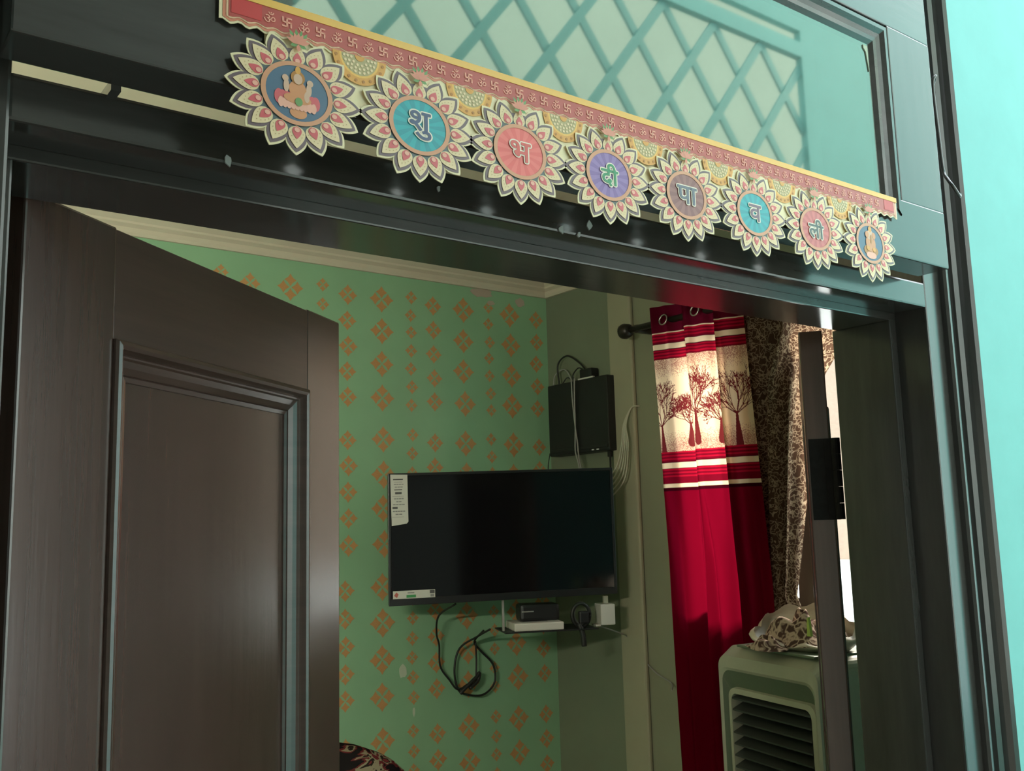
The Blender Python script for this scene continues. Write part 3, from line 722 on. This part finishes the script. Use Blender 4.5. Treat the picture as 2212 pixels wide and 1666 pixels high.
# ------------------------------------------------------------------ television and the things around it
A_, B_ = Vector((1.745, 2.330)), Vector((2.518, 1.975))
TW = (B_-A_).length; td = (B_-A_)/TW; tn = Vector((td.y, -td.x))      # tn: out of the screen, towards the door
if tn.y > 0: tn = -tn
def tvf(u, w_, z):   # w<0 is in front of the screen plane; slight roll of the set
    zz = z + (u-TW/2)*0.012
    return (A_.x+td.x*u-tn.x*w_, A_.y+td.y*u-tn.y*w_, zz)
tz0, tz1 = -0.268, 0.203
tv = empty('television', ((A_.x+B_.x)/2, (A_.y+B_.y)/2, tz0)); tag(tv, 'black flat screen television with paper stickers mounted across the room corner', 'television')
box('body', (0.0, 0.006, tz0), (TW, 0.040, tz1), 'tvframe', tv, 0.004, tvf)
box('rear_housing', (0.12, 0.040, tz0+0.03), (TW-0.12, 0.075, tz1-0.09), 'tvframe', tv, 0.008, tvf)
bw_ = 0.010
for lo, hi in (((0, 0, tz1-bw_), (TW, 0.008, tz1)), ((0, 0, tz0), (TW, 0.008, tz0+0.026)), ((0, 0, tz0+0.02), (bw_, 0.008, tz1-0.005)), ((TW-bw_, 0, tz0+0.02), (TW, 0.008, tz1-0.005))):
    box('bezel', lo, hi, 'tvframe', tv, 0.0015, tvf)
box('screen', (bw_-0.001, 0.0035, tz0+0.025), (TW-bw_+0.001, 0.0065, tz1-bw_+0.001), 'screen', tv, 0, tvf)
v, f = prism([(0.008, tz1-0.004), (0.070, tz1-0.006), (0.072, tz1-0.175), (0.066, tz1-0.182), (0.012, tz1-0.189)], -0.0012, -0.0004)
st = mk('spec_sticker', [tvf(*q) for q in v], f, 'label', tv)
rnd = random.Random(3)
P_, mi_ = [], []
zz = tz1-0.014
for k, (wd, hh, c) in enumerate(((0.042, 0.004, 0), (0.036, 0.0015, 1), (0.036, 0.003, 1), (0.030, 0.003, 1), (0.034, 0.0035, 0), (0.028, 0.008, 0), (0.048, 0.001, 1), (0.036, 0.004, 1), (0.020, 0.004, 1), (0.044, 0.0035, 1), (0.022, 0.0075, 0), (0.046, 0.004, 1), (0.026, 0.005, 1), (0.050, 0.001, 1))):
    zz -= 0.0065
    cxk = 0.039 if k not in (10,) else 0.026
    pieces = max(1, int(wd/0.009)) if c == 1 and hh > 0.002 else 1
    for j in range(pieces):
        a0 = cxk-wd/2+j*wd/pieces; P_.append(prism([(a0, zz-hh), (a0+wd/pieces*0.85, zz-hh), (a0+wd/pieces*0.85, zz), (a0, zz)], -0.0018, -0.0012)); mi_.append(1 if c else 0)
    zz -= hh
multi('sticker_print', P_, ['ink', 'inkl'], st, mi_, tvf)
v, f = prism([(0.014, tz0+0.024), (0.165, tz0+0.024), (0.165, tz0+0.052), (0.014, tz0+0.052)], -0.0012, -0.0004)
st = mk('energy_sticker', [tvf(*q) for q in v], f, 'label', tv)
R_ = lambda a, b, c, d_: prism([(a, c), (b, c), (b, d_), (a, d_)], -0.0018, -0.0012)
multi('sticker_print', [R_(0.062, 0.096, tz0+0.027, tz0+0.037), R_(0.066, 0.090, tz0+0.042, tz0+0.046), prism([(0.018, tz0+0.036), (0.028, tz0+0.028), (0.034, tz0+0.040), (0.026, tz0+0.048)], -0.0018, -0.0012),
      R_(0.146, 0.163, tz0+0.039, tz0+0.050), R_(0.148, 0.161, tz0+0.027, tz0+0.036)], ['inkg', 'inkl', 'inkr', 'ink'], st, [0, 1, 2, 3, 1], tvf)
# wall arm that carries the set
tube('wall_arm', [tvf(TW*0.5, 0.07, -0.03), tvf(TW*0.52, 0.16, -0.03), (2.50, 2.44, -0.03)], 0.016, 'black', tv, 10, 0)
box('arm_plate', (2.44, 2.50, -0.12), (2.56, 2.537, 0.06), 'black', tv, 0.004)

# black box hanging on the side wall above the set
bx_ = empty('set_top_box', (2.646, 2.28, 0.286)); tag(bx_, 'black box fixed flat on the side wall above the television', 'electronics')
box('case', (2.616, 2.092, 0.286), (XW, 2.472, 0.592), 'black', bx_, 0.006)
box('front_lip', (2.613, 2.10, 0.300), (2.618, 2.46, 0.312), 'tvframe', bx_, 0.001)
for yy in (2.185, 2.155): box('indicator', (2.6125, yy, 0.293), (2.616, yy+0.012, 0.297), 'led', bx_, 0.0005)
box('connector', (2.630, 2.20, 0.592), (2.672, 2.275, 0.637), 'black', bx_, 0.006)
box('connector', (2.628, 2.19, 0.592), (2.640, 2.285, 0.600), 'white', bx_, 0.002)
box('plug', (2.64, 2.118, 0.262), (2.655, 2.134, 0.288), 'black', bx_, 0.003)
box('plug_stem', (2.645, 2.122, 0.215), (2.650, 2.129, 0.264), 'black', bx_, 0.001)
tube('loop_cable', [(2.64, 2.42, 0.592), (2.64, 2.425, 0.680), (2.645, 2.37, 0.712), (2.65, 2.30, 0.675), (2.65, 2.25, 0.63)], 0.0038, 'cable', bx_)
tube('loop_cable', [(2.64, 2.46, 0.592), (2.645, 2.45, 0.640), (2.65, 2.39, 0.655), (2.65, 2.34, 0.592)], 0.0030, 'cableg', bx_)
tube('loop_cable', [(2.64, 2.40, 0.592), (2.645, 2.375, 0.617), (2.65, 2.355, 0.610), (2.65, 2.35, 0.592)], 0.0026, 'cable', bx_)
tube('loop_cable', [(2.625, 2.305, 0.592), (2.625, 2.31, 0.62), (2.63, 2.28, 0.645), (2.64, 2.26, 0.635)], 0.0028, 'cable', bx_)
cb = empty('hanging_cables', (2.60, 2.27, 0.20)); tag(cb, 'grey cables hanging in front of the black wall box', 'cable')
tube('cable', [(2.606, 2.30, 0.600), (2.605, 2.295, 0.50), (2.606, 2.283, 0.38), (2.606, 2.275, 0.33), (2.600, 2.262, 0.27), (2.590, 2.235, 0.205)], 0.0032, 'cableg', cb)
tube('cable', [(2.606, 2.28, 0.600), (2.605, 2.283, 0.50), (2.606, 2.285, 0.40), (2.606, 2.290, 0.30), (2.600, 2.268, 0.25), (2.592, 2.25, 0.205)], 0.0032, 'cableg', cb)
tube('cable', [(2.610, 2.462, 0.30), (2.612, 2.478, 0.25), (2.612, 2.480, 0.20)], 0.0022, 'cable', cb)
# bundle of pale wires coming out of the wall
wb = empty('wire_bundle', (2.66, 1.95, 0.10)); tag(wb, 'bundle of pale wires coming out of a hole in the pilaster', 'wire')
for k in range(5):
    dy = k*0.012
    tube('wire', [(2.674, 1.972, 0.452), (2.646, 1.990, 0.445), (2.628, 2.020-dy*0.3, 0.38), (2.622, 2.030-dy*0.8, 0.30), (2.616, 2.055-dy*0.9, 0.22-k*0.012), (2.600, 2.105-dy*0.6, 0.165-k*0.016), (2.585, 2.15, 0.145-k*0.02)], 0.0028, 'cablew', wb)
# shelf with router, extension box and plug under the set
sh = empty('wall_shelf', (2.37, 2.14, -0.385)); tag(sh, 'small dark bracket shelf under the television', 'shelf')
def shp(u, w_, z): return (2.150+td.x*u-tn.x*w_, 2.175+td.y*u-tn.y*w_, z)
box('board', (-0.02, -0.06, -0.386), (0.33, 0.14, -0.381), 'black', sh, 0.001, shp)
box('bracket', (-0.018, 0.0, -0.384), (-0.010, 0.012, -0.262), 'cableg', sh, 0.001, shp)
box('bracket', (-0.05, -0.004, -0.268), (-0.010, 0.008, -0.262), 'cableg', sh, 0.001, shp)
rt_ = empty('router', (2.24, 2.12, -0.38)); tag(rt_, 'white flat router lying on the shelf under the television', 'router')
box('case', (0.015, -0.055, -0.3805), (0.200, 0.10, -0.352), 'white', rt_, 0.005, shp)
box('label', (0.05, -0.02, -0.3522), (0.15, 0.06, -0.3515), 'inkl', rt_, 0, shp)
sm = empty('dark_adapter', (2.26, 2.16, -0.35)); tag(sm, 'black adapter standing on the white router', 'adapter')
box('case', (0.05, 0.00, -0.352), (0.20, 0.09, -0.290), 'black', sm, 0.012, shp)
box('edge_strip', (0.055, -0.002, -0.318), (0.10, 0.0, -0.314), 'cableg', sm, 0, shp)
cs = empty('coiled_strap', (2.40, 2.06, -0.38)); tag(cs, 'dark coiled cable with a black plug on the shelf end', 'cable')
tube('coil', [shp(0.275+0.034*math.cos(a_), -0.02, -0.335+0.042*math.sin(a_)) for a_ in np.linspace(0, 2*PI, 15)], 0.007, 'cable', cs, k=2)
tube('coil', [shp(0.285+0.030*math.cos(a_), 0.015, -0.335+0.040*math.sin(a_)) for a_ in np.linspace(0, 2*PI, 15)], 0.007, 'cableg', cs, k=2)
box('plug', (0.262, -0.045, -0.365), (0.300, -0.02, -0.320), 'black', cs, 0.006, shp)
tube('tail', [shp(0.26, -0.04, -0.365), shp(0.272, -0.045, -0.40), shp(0.276, -0.045, -0.445)], 0.010, 'cable', cs)
eb = empty('extension_box', (2.54, 2.0, -0.38)); tag(eb, 'off-white electrical switch box below the corner of the television', 'electrical box')
box('case', (0.352, -0.02, -0.376), (0.408, 0.06, -0.300), 'white', eb, 0.004, shp)
box('conduit', (0.375, 0.01, -0.300), (0.392, 0.028, -0.272), 'cablew', eb, 0.002, shp)
box('ledge', (0.335, -0.01, -0.3805), (0.354, 0.05, -0.374), 'white', eb, 0.001, shp)
# cables hanging below the set, tied in a loop
hc = empty('looped_cable', (2.16, 2.45, -0.70)); tag(hc, 'black cable loops hanging tied below the television', 'cable')
tube('strand', [tvf(0.245, 0.045, tz0-0.008), (2.01, 2.42, -0.33), (2.03, 2.47, -0.40), (2.06, 2.50, -0.45), (2.07, 2.51, -0.53), (2.11, 2.51, -0.585), (2.145, 2.505, -0.625), (2.19, 2.50, -0.61)], 0.0038, 'cable', hc)
tube('strand', [(2.16, 2.30, -0.385), (2.19, 2.42, -0.42), (2.155, 2.50, -0.47), (2.135, 2.51, -0.55), (2.150, 2.51, -0.625), (2.19, 2.505, -0.65), (2.27, 2.51, -0.66), (2.325, 2.51, -0.62), (2.32, 2.51, -0.55), (2.26, 2.51, -0.49), (2.225, 2.50, -0.45), (2.20, 2.40, -0.40)], 0.0042, 'cable', hc)
tube('strand', [(2.23, 2.50, -0.45), (2.236, 2.505, -0.52), (2.230, 2.50, -0.585)], 0.0036, 'cable', hc)
tube('knot', [(2.150, 2.495, -0.640), (2.185, 2.49, -0.612), (2.225, 2.49, -0.585), (2.238, 2.49, -0.572), (2.230, 2.49, -0.600), (2.190, 2.488, -0.625)], 0.0075, 'cable', hc)
lw = tube('wall_wire', [shp(0.34, 0.02, -0.376), (2.60, 2.055, -0.42), (2.655, 2.08, -0.44), (2.668, 2.03, -0.500), (2.668, 1.95, -0.560), (2.660, 1.86, -0.590), (2.61, 1.81, -0.605)], 0.0026, 'cableg')
tag(lw, 'thin wire drooping across the side wall towards the red curtain', 'wire')

# ------------------------------------------------------------------ curtains
CXP = 2.578
rd = empty('curtain_rod', (CXP, 1.35, 0.72)); tag(rd, 'dark curtain rod with a knob end in front of the window', 'curtain rod')
v, f = tubeg([(CXP, 0.80, 0.735), (CXP, 1.930, 0.735)], 0.0125, 14); mk('rod', v, f, 'rod', rd, smooth=True)
v, f = tubeg([(CXP, 1.905, 0.735), (CXP, 1.912, 0.735), (CXP, 1.935, 0.735), (CXP, 1.950, 0.735), (CXP, 1.956, 0.735)], [0.014, 0.025, 0.031, 0.028, 0.016], 18); mk('finial', v, f, 'rod', rd, smooth=True)
v, f = tubeg([(CXP+0.052, 0.78, 0.77), (CXP+0.052, 1.60, 0.77)], 0.004, 8); mk('rear_wire', v, f, 'rod', rd, smooth=True)
box('bracket', (CXP, 1.865, 0.720), (XW, 1.885, 0.750), 'rod', rd, 0.003)

def grid_mesh(name, X, Y, Z, m_, parent, colr=None, solid=0.0):
    nz, nu = X.shape
    V = np.stack((X, Y, Z), -1).reshape(-1, 3)
    i = np.arange(nz*nu).reshape(nz, nu)
    Fq = np.stack((i[:-1, :-1], i[:-1, 1:], i[1:, 1:], i[1:, :-1]), -1).reshape(-1, 4).tolist()
    return mk(name, V, Fq, m_, parent, smooth=True, attr=None if colr is None else np.concatenate((colr.reshape(-1, 3), np.ones((nz*nu, 1))), 1).astype(np.float32))
# printed red curtain
nu = 460
zs = np.concatenate((np.linspace(0.790, 0.098, 350), np.linspace(0.094, -1.52, 90)))
s_ = np.linspace(0, 1, nu)
U, Zg = np.meshgrid(s_, zs)
fall = np.clip((0.79-Zg)/2.3, 0, 1)
yl = 1.768 - 0.07*fall**1.2 - 0.010*np.sin(fall*5)
yr = 1.366 - 0.055*np.clip((0.79-Zg)/1.0, 0, 1)
knots_u = [0.0, 0.36, 0.385, 0.70, 0.725, 1.0]
ph = np.interp(U, knots_u, [0, 0, 0, 0, 0, 0])
# folds: each face swings out towards the room then drops back sharply
def face(u, a, b): return np.clip((u-a)/(b-a), 0, 1)
dep = np.where(U < 0.40, -0.030+0.056*face(U, 0, 0.385)**1.4, np.where(U < 0.74, -0.036+0.062*face(U, 0.415, 0.725)**1.4, -0.036+0.05*face(U, 0.755, 1.0)))
ker = np.ones(9)/9
dep = np.apply_along_axis(lambda r: np.convolve(np.pad(r, 4, mode='edge'), ker, 'valid'), 1, dep)
low = np.clip((0.12-Zg)/0.25, 0, 1)
dep = dep*(1-0.25*low) + low*np.sin(PI*U)*0.018*np.sin(U*31+0.6*np.sin(Zg*3)) + 0.004*np.sin(U*47+Zg*4)
Yg = yl + (yr-yl)*U + 0.004*np.sin(U*40)
Xg = CXP + dep
colr = np.zeros(U.shape+(3,)); rng = np.random.RandomState(4)
maroon = np.array(srgb(92, 14, 34)); red = np.array(srgb(176, 20, 48)); dred = np.array(srgb(120, 12, 34)); crm = np.array(srgb(250, 222, 186)); pnk = np.array(srgb(214, 150, 132)); tree = np.array(srgb(112, 40, 42)); body = np.array(srgb(116, 5, 30))
def band_set(z, top):     # stripes from top downwards, width 0.098
    k = (top-z)/0.098
    out = np.where(((k*16) % 2 < 1)[..., None], red, dred)
    out = np.where(((k > 0.40) & (k < 0.60))[..., None], crm, out)
    out = np.where((((k > 0.36) & (k <= 0.40)) | ((k >= 0.60) & (k < 0.64)))[..., None], maroon, out)
    return out
Zp = Zg
colr[:] = body
m1 = Zp > 0.690; colr[m1] = maroon
m1 = (Zp > 0.588) & (Zp <= 0.686); colr[m1] = band_set(Zp, 0.686)[m1]
m1 = (Zp > 0.686) & (Zp <= 0.690); colr[m1] = crm
m1 = (Zp > 0.248) & (Zp <= 0.588); colr[m1] = crm
nz_ = rng.rand(*U.shape)
# dusty bands of tiny twigs above and below the tree scene
f1 = np.clip((Zp-0.515)/0.05, 0, 1)*(Zp <= 0.588); f2 = np.clip((0.325-Zp)/0.05, 0, 1)*(Zp > 0.248)
ff = np.maximum(f1, f2); mk_ = (nz_ < 0.65*ff) & (Zp > 0.248) & (Zp <= 0.588); colr[mk_] = pnk*0.75
m1 = (Zp > 0.150) & (Zp <= 0.248); colr[m1] = band_set(Zp, 0.248)[m1]
m1 = (Zp > 0.132) & (Zp <= 0.150); colr[m1] = dred
m1 = (Zp > 0.118) & (Zp <= 0.132); colr[m1] = crm
m1 = (Zp > 0.106) & (Zp <= 0.118); colr[m1] = maroon*0.4
# trees, rastered into the print
mid = int(np.argmin(abs(zs-0.40))); ua = np.concatenate(([0], np.cumsum(np.hypot(np.diff(Xg[mid]), np.diff(Yg[mid])))))
tr = np.zeros(U.shape); um = np.repeat(ua[None, :], len(zs), 0); arc = lambda u_: float(np.interp(u_, s_, ua))
def line(x0, z0, x1, z1, r):
    lo_z, hi_z = min(z0, z1)-r, max(z0, z1)+r; lo_x, hi_x = min(x0, x1)-r, max(x0, x1)+r
    iz = np.where((zs >= lo_z) & (zs <= hi_z))[0]; iu = np.where((ua >= lo_x) & (ua <= hi_x))[0]
    if len(iz) == 0 or len(iu) == 0: return
    sl = (slice(iz[0], iz[-1]+1), slice(iu[0], iu[-1]+1)); px, pz = um[sl], Zg[sl]
    dx, dz = x1-x0, z1-z0; L2 = dx*dx+dz*dz+1e-12; t_ = np.clip(((px-x0)*dx+(pz-z0)*dz)/L2, 0, 1)
    tr[sl] = np.maximum(tr[sl], ((px-x0-dx*t_)**2+(pz-z0-dz*t_)**2) < r*r)
def grow(x, z, ang, ln, r, d_, rr):
    x1, z1 = x+ln*math.sin(ang), z+ln*math.cos(ang); line(x, z, x1, z1, max(r, 0.0007))
    if d_ == 0: return
    for k in range(3 if d_ > 3 else 2):
        grow(x1, z1, ang+rr.uniform(-0.62, 0.62), ln*rr.uniform(0.70, 0.95), r*0.66, d_-1, rr)
def tree_at(x, zb, h, seed):
    rr = random.Random(seed)
    for k in range(10): 
        z = zb+h*0.36*k/10; line(x, z, x, z+h*0.045, 0.011*(1-k/10)**1.2+0.0035)
    for a_ in (-1.0, -0.6, -0.3, 0.0, 0.3, 0.6, 1.0): grow(x, zb+h*0.35, a_+rr.uniform(-0.22, 0.22), h*rr.uniform(0.10, 0.15), 0.0017, 5, rr)
for x, zb, h, sd_ in ((0.05, 0.235, 0.30, 1), (0.29, 0.275, 0.19, 2), (0.455, 0.275, 0.29, 7), (0.655, 0.275, 0.19, 4), (0.87, 0.245, 0.31, 5)): tree_at(arc(x), zb, h, sd_)
tm = (tr > 0.5) & (Zp > 0.248) & (Zp < 0.575); colr[tm] = tree
rc = grid_mesh('red_curtain', Xg, Yg, Zg, 'curtain', None, colr); tag(rc, 'red curtain printed with stripes and bare trees hanging in front of the window', 'curtain')
for k, (yy, xx) in enumerate(((1.705, 2.556), (1.535, 2.540))):
    a_ = np.linspace(0, 2*PI, 17)
    tube('eyelet_ring', [(xx-0.004+0.004*math.sin(q_), yy+0.019*math.cos(q_), 0.735+0.019*math.sin(q_)) for q_ in a_], 0.0030, 'steel', rc, 6, 0)
# dark lining hanging behind the left edge
U2, Z2 = np.meshgrid(np.linspace(0, 1, 24), np.linspace(-0.30, -0.775, 20))
dl = grid_mesh('dark_lining', CXP+0.052+0.010*np.sin(U2*14), 1.765-0.20*U2-0.012*np.sin(Z2*4), Z2, 'darkcloth', None)
tag(dl, 'dark lining cloth showing behind the lower left edge of the red curtain', 'cloth')
# brown floral curtain, swept to one side
zs2 = np.linspace(0.790, -0.62, 160); U3, Z3 = np.meshgrid(np.linspace(0, 1, 120), zs2)
zr_ = np.array([-0.62, -0.36, -0.25, -0.15, 0.03, 0.30, 0.45, 0.52, 0.62, 0.79]); yr_ = np.array([1.12, 1.175, 1.222, 1.20, 1.165, 1.11, 1.06, 1.00, 0.86, 0.80])+0.036
yR = np.interp(Z3, zr_, yr_); yL = np.interp(Z3, [-0.62, -0.25, 0.1, 0.79], [1.42, 1.42, 1.45, 1.47])
Y3 = yL+(yR-yL)*U3
X3 = CXP+0.052+0.016*np.sin(U3*21+0.5*np.sin(Z3*3))+0.006*np.sin(U3*50+Z3*5)
lc = grid_mesh('floral_curtain', X3, Y3, Z3, 'lace', None); tag(lc, 'brown floral curtain swept aside, glowing at its edge beside the red curtain', 'curtain')

Y4 = 1.46+(np.interp(Z3, [-0.62, -0.25, 0.3, 0.79], [1.26, 1.29, 1.235, 1.20])-1.46)*U3
X4 = CXP+0.083+0.006*np.sin(U3*26+0.5*np.sin(Z3*3))
grid_mesh('lining', X4, Y4, Z3, 'lining', lc)  # added opaque layer, blocks backlight through the left folds of the floral curtain

# ------------------------------------------------------------------ air cooler with a bag of cloth on top
P0 = Vector((2.235, 1.255)); ca_ = math.radians(12.5); cdv = Vector((-math.sin(ca_), -math.cos(ca_))); cnv = Vector((-math.cos(ca_), math.sin(ca_)))
def cf(u, w_, z): return (P0.x+cdv.x*u-cnv.x*w_, P0.y+cdv.y*u-cnv.y*w_, z)     # u towards the door, w into the body
CW, CD, CT = 0.43, 0.29, -0.362
co = empty('air_cooler', (2.33, 1.02, ZF)); tag(co, 'pale grey-green air cooler with dark louvres in front of the window', 'air cooler')
box('base', (0.02, 0.02, ZF), (CW-0.02, CD, ZF+0.14), 'coolerd', co, 0.01, cf)
box('tank', (0.0, 0.0, ZF+0.14), (CW, CD, -1.02), 'cooler', co, 0.012, cf)
def rrect(u0_, u1_, z0, z1, r, n=6):
    out = []
    for cx_, cz_, a0 in ((u1_-r, z1-r, 0), (u0_+r, z1-r, PI/2), (u0_+r, z0+r, PI), (u1_-r, z0+r, 1.5*PI)):
        out += [(cx_+r*math.cos(a0+PI/2*k/n), cz_+r*math.sin(a0+PI/2*k/n)) for k in range(n+1)]
    return out
def loft(name, rings, m_, parent, cap_last=False):
    n = len(rings[0][0]); V, Fc = [], []
    for poly, w_ in rings: V += [cf(p[0], w_, p[1]) for p in poly]
    for i in range(len(rings)-1):
        for k in range(n): Fc.append([i*n+k, i*n+(k+1) % n, (i+1)*n+(k+1) % n, (i+1)*n+k])
    if cap_last: Fc.append(list(range((len(rings)-1)*n, len(rings)*n)))
    return mk(name, V, Fc, m_, parent)
zb, ztop = -1.02, CT
loft('housing', [(rrect(0.015, CW-0.015, zb, ztop-0.016, 0.03), CD), (rrect(0.0, CW, zb, ztop, 0.035), CD-0.03), (rrect(0.0, CW, zb, ztop-0.004, 0.035), 0.045), (rrect(0.004, CW-0.004, zb+0.01, ztop-0.030, 0.035), 0.004), (rrect(0.012, CW-0.012, zb+0.02, ztop-0.062, 0.035), 0.0), (rrect(0.020, CW-0.020, zb+0.03, ztop-0.070, 0.035), 0.004)], 'cooler', co)
box('housing_back', (0.015, CD-0.004, zb), (CW-0.015, CD, ztop-0.02), 'cooler', co, 0, cf)
loft('front_recess', [(rrect(0.020, CW-0.020, zb+0.03, ztop-0.070, 0.035), 0.004), (rrect(0.030, CW-0.030, zb+0.05, ztop-0.118, 0.030), 0.026)], 'coolerd', co)
loft('grille_rim', [(rrect(0.030, CW-0.030, zb+0.05, ztop-0.118, 0.030), 0.026), (rrect(0.032, CW-0.032, zb+0.052, ztop-0.121, 0.028), 0.014), (rrect(0.046, CW-0.046, zb+0.066, ztop-0.135, 0.024), 0.012), (rrect(0.048, CW-0.048, zb+0.068, ztop-0.138, 0.022), 0.050)], 'cooler', co)
box('grille_back', (0.03, 0.075, zb+0.05), (CW-0.03, 0.08, ztop-0.12), 'black', co, 0, cf)
zz = ztop-0.150
while zz > zb+0.09:
    v, f = boxg((0.050, 0.012, zz-0.0022), (CW-0.050, 0.056, zz+0.0022))
    v = [cf(a, b, c+(b-0.012)*0.42) for a, b, c in v]; mk('louvre', v, f, 'louvre', co); zz -= 0.0315
for k in range(7):
    uu = 0.075+k*0.047; box('vane', (uu, 0.058, zb+0.06), (uu+0.003, 0.070, ztop-0.14), 'louvre', co, 0, cf)
box('top_tray', (0.075, 0.02, CT-0.004), (CW-0.03, CD-0.05, CT+0.0035), 'coolerd', co, 0.003, cf)
# bag: crumpled open bowl shape
bgE = empty('plastic_bag', (2.35, 1.02, CT+0.0035)); tag(bgE, 'crumpled off-white bag lying open on top of the air cooler', 'bag')
def bagsurf(name, r_u, r_w, h, cu, cw, m_, parent, seed, inner=False, z0=CT+0.004):
    rnd = np.random.RandomState(seed); nA, nR = 48, 14; V, Fc = [], []
    ph = rnd.uniform(0, 6.28, 6)
    for i in range(nR+1):
        s = i/nR
        for k in range(nA):
            a_ = 2*PI*k/nA; wob = 1+0.07*math.sin(3*a_+ph[0])+0.05*math.sin(5*a_+ph[1])+0.03*math.sin(11*a_+ph[2])*s
            if inner:
                rr = s; z = h*(0.55*(1-s**2)+0.22*math.sin(4*a_+ph[3]+3*s)*s*(1-s)*2+0.18*math.sin(7*s+2*a_+ph[4])*(1-s*0.5))
            else:
                rr = (0.74+0.26*math.sin(min(s*1.25, 1)*PI/2)-0.10*max(0, s-0.8)/0.2); z = h*s*(0.80+0.55*math.sin(a_)-0.20*math.cos(a_)+0.10*math.sin(9*a_+ph[5])*s)
            V.append(cf(cu+r_u*rr*wob*math.cos(a_), cw+r_w*rr*wob*math.sin(a_), z0+max(z, 0.0)))
        if i:
            for k in range(nA): Fc.append([(i-1)*nA+k, (i-1)*nA+(k+1) % nA, i*nA+(k+1) % nA, i*nA+k])
    if inner: Fc.append(list(range(nA)))
    return mk(name, V, Fc, m_, parent, smooth=True)
bagsurf('bag_wall', 0.180, 0.110, 0.078, 0.240, 0.130, 'bag', bgE, 5)
cl = bagsurf('floral_cloth', 0.155, 0.090, 0.125, 0.245, 0.125, 'floral2', None, 8, True, CT+0.016); tag(cl, 'brown and beige floral cloth crumpled inside the open bag', 'cloth')
cl2 = bagsurf('floral_cloth', 0.075, 0.045, 0.050, 0.225, 0.012, 'floral2', None, 13, True, CT+0.006); tag(cl2, 'pinkish floral cloth end spilling over the front of the bag', 'cloth')
v, f = prism([(0, 0), (0.014, 0), (0.008, 0.05), (0.003, 0.045)], -0.004, 0.004)
lm = mk('lime_cloth', [cf(0.355+a, 0.045+b, CT+0.05+c) for a, b, c in v], f, 'lime'); tag(lm, 'small lime green scrap sticking out of the bag', 'cloth')

# ------------------------------------------------------------------ sofa corner with throw, low behind the left leaf
so = empty('sofa', (1.08, 1.75, ZF)); tag(so, 'sofa back draped with a black, red and cream patterned throw', 'sofa')
def superq(name, c, r, p, m_, parent, nA=40, nB=24, wob=0.0):
    V, Fc = [], []
    sg = lambda x, e: math.copysign(abs(x)**e, x)
    for i in range(nB+1):
        b = -PI/2+PI*i/nB
        for k in range(nA):
            a_ = 2*PI*k/nA; wv = 1+wob*math.sin(3*a_+4*b)
            V.append((c[0]+r[0]*wv*sg(math.cos(b), p)*sg(math.cos(a_), p), c[1]+r[1]*wv*sg(math.cos(b), p)*sg(math.sin(a_), p), c[2]+r[2]*sg(math.sin(b), p)))
        if i:
            for k in range(nA): Fc.append([(i-1)*nA+k, (i-1)*nA+(k+1) % nA, i*nA+(k+1) % nA, i*nA+k])
    return mk(name, V, Fc, m_, parent, smooth=True)
superq('backrest', (1.02, 1.62, -1.02), (0.40, 0.15, 0.478), 0.55, 'throw', so, wob=0.012)
superq('seat', (1.02, 1.36, -1.36), (0.42, 0.34, 0.24), 0.4, 'throw', so)

# ------------------------------------------------------------------ added fill light, out of view: a tube left of the door, brightening the far wall
m = bpy.data.materials.new('fill_tube_glow'); m.use_nodes = True; t = m.node_tree
t.nodes['Principled BSDF'].inputs['Emission Color'].default_value = (1.0, 0.90, 0.74, 1); t.nodes['Principled BSDF'].inputs['Emission Strength'].default_value = 400.0
M['glow'] = m
tl = empty('fill_tube', (-0.45, WY1+0.02, 0.26)); tag(tl, 'added unseen tube beside the door, brightening the green far wall', 'fill light')
box('batten', (-0.97, WY1, 0.26), (0.03, WY1+0.03, 0.30), 'white', tl, 0.003)
v, f = tubeg([(-0.95, WY1+0.05, 0.28), (0.00, WY1+0.05, 0.28)], 0.014, 12); mk('tube', v, f, 'glow', tl)
for xx in (-0.965, 0.0): box('holder', (xx, WY1+0.028, 0.266), (xx+0.02, WY1+0.066, 0.294), 'white', tl, 0.003)
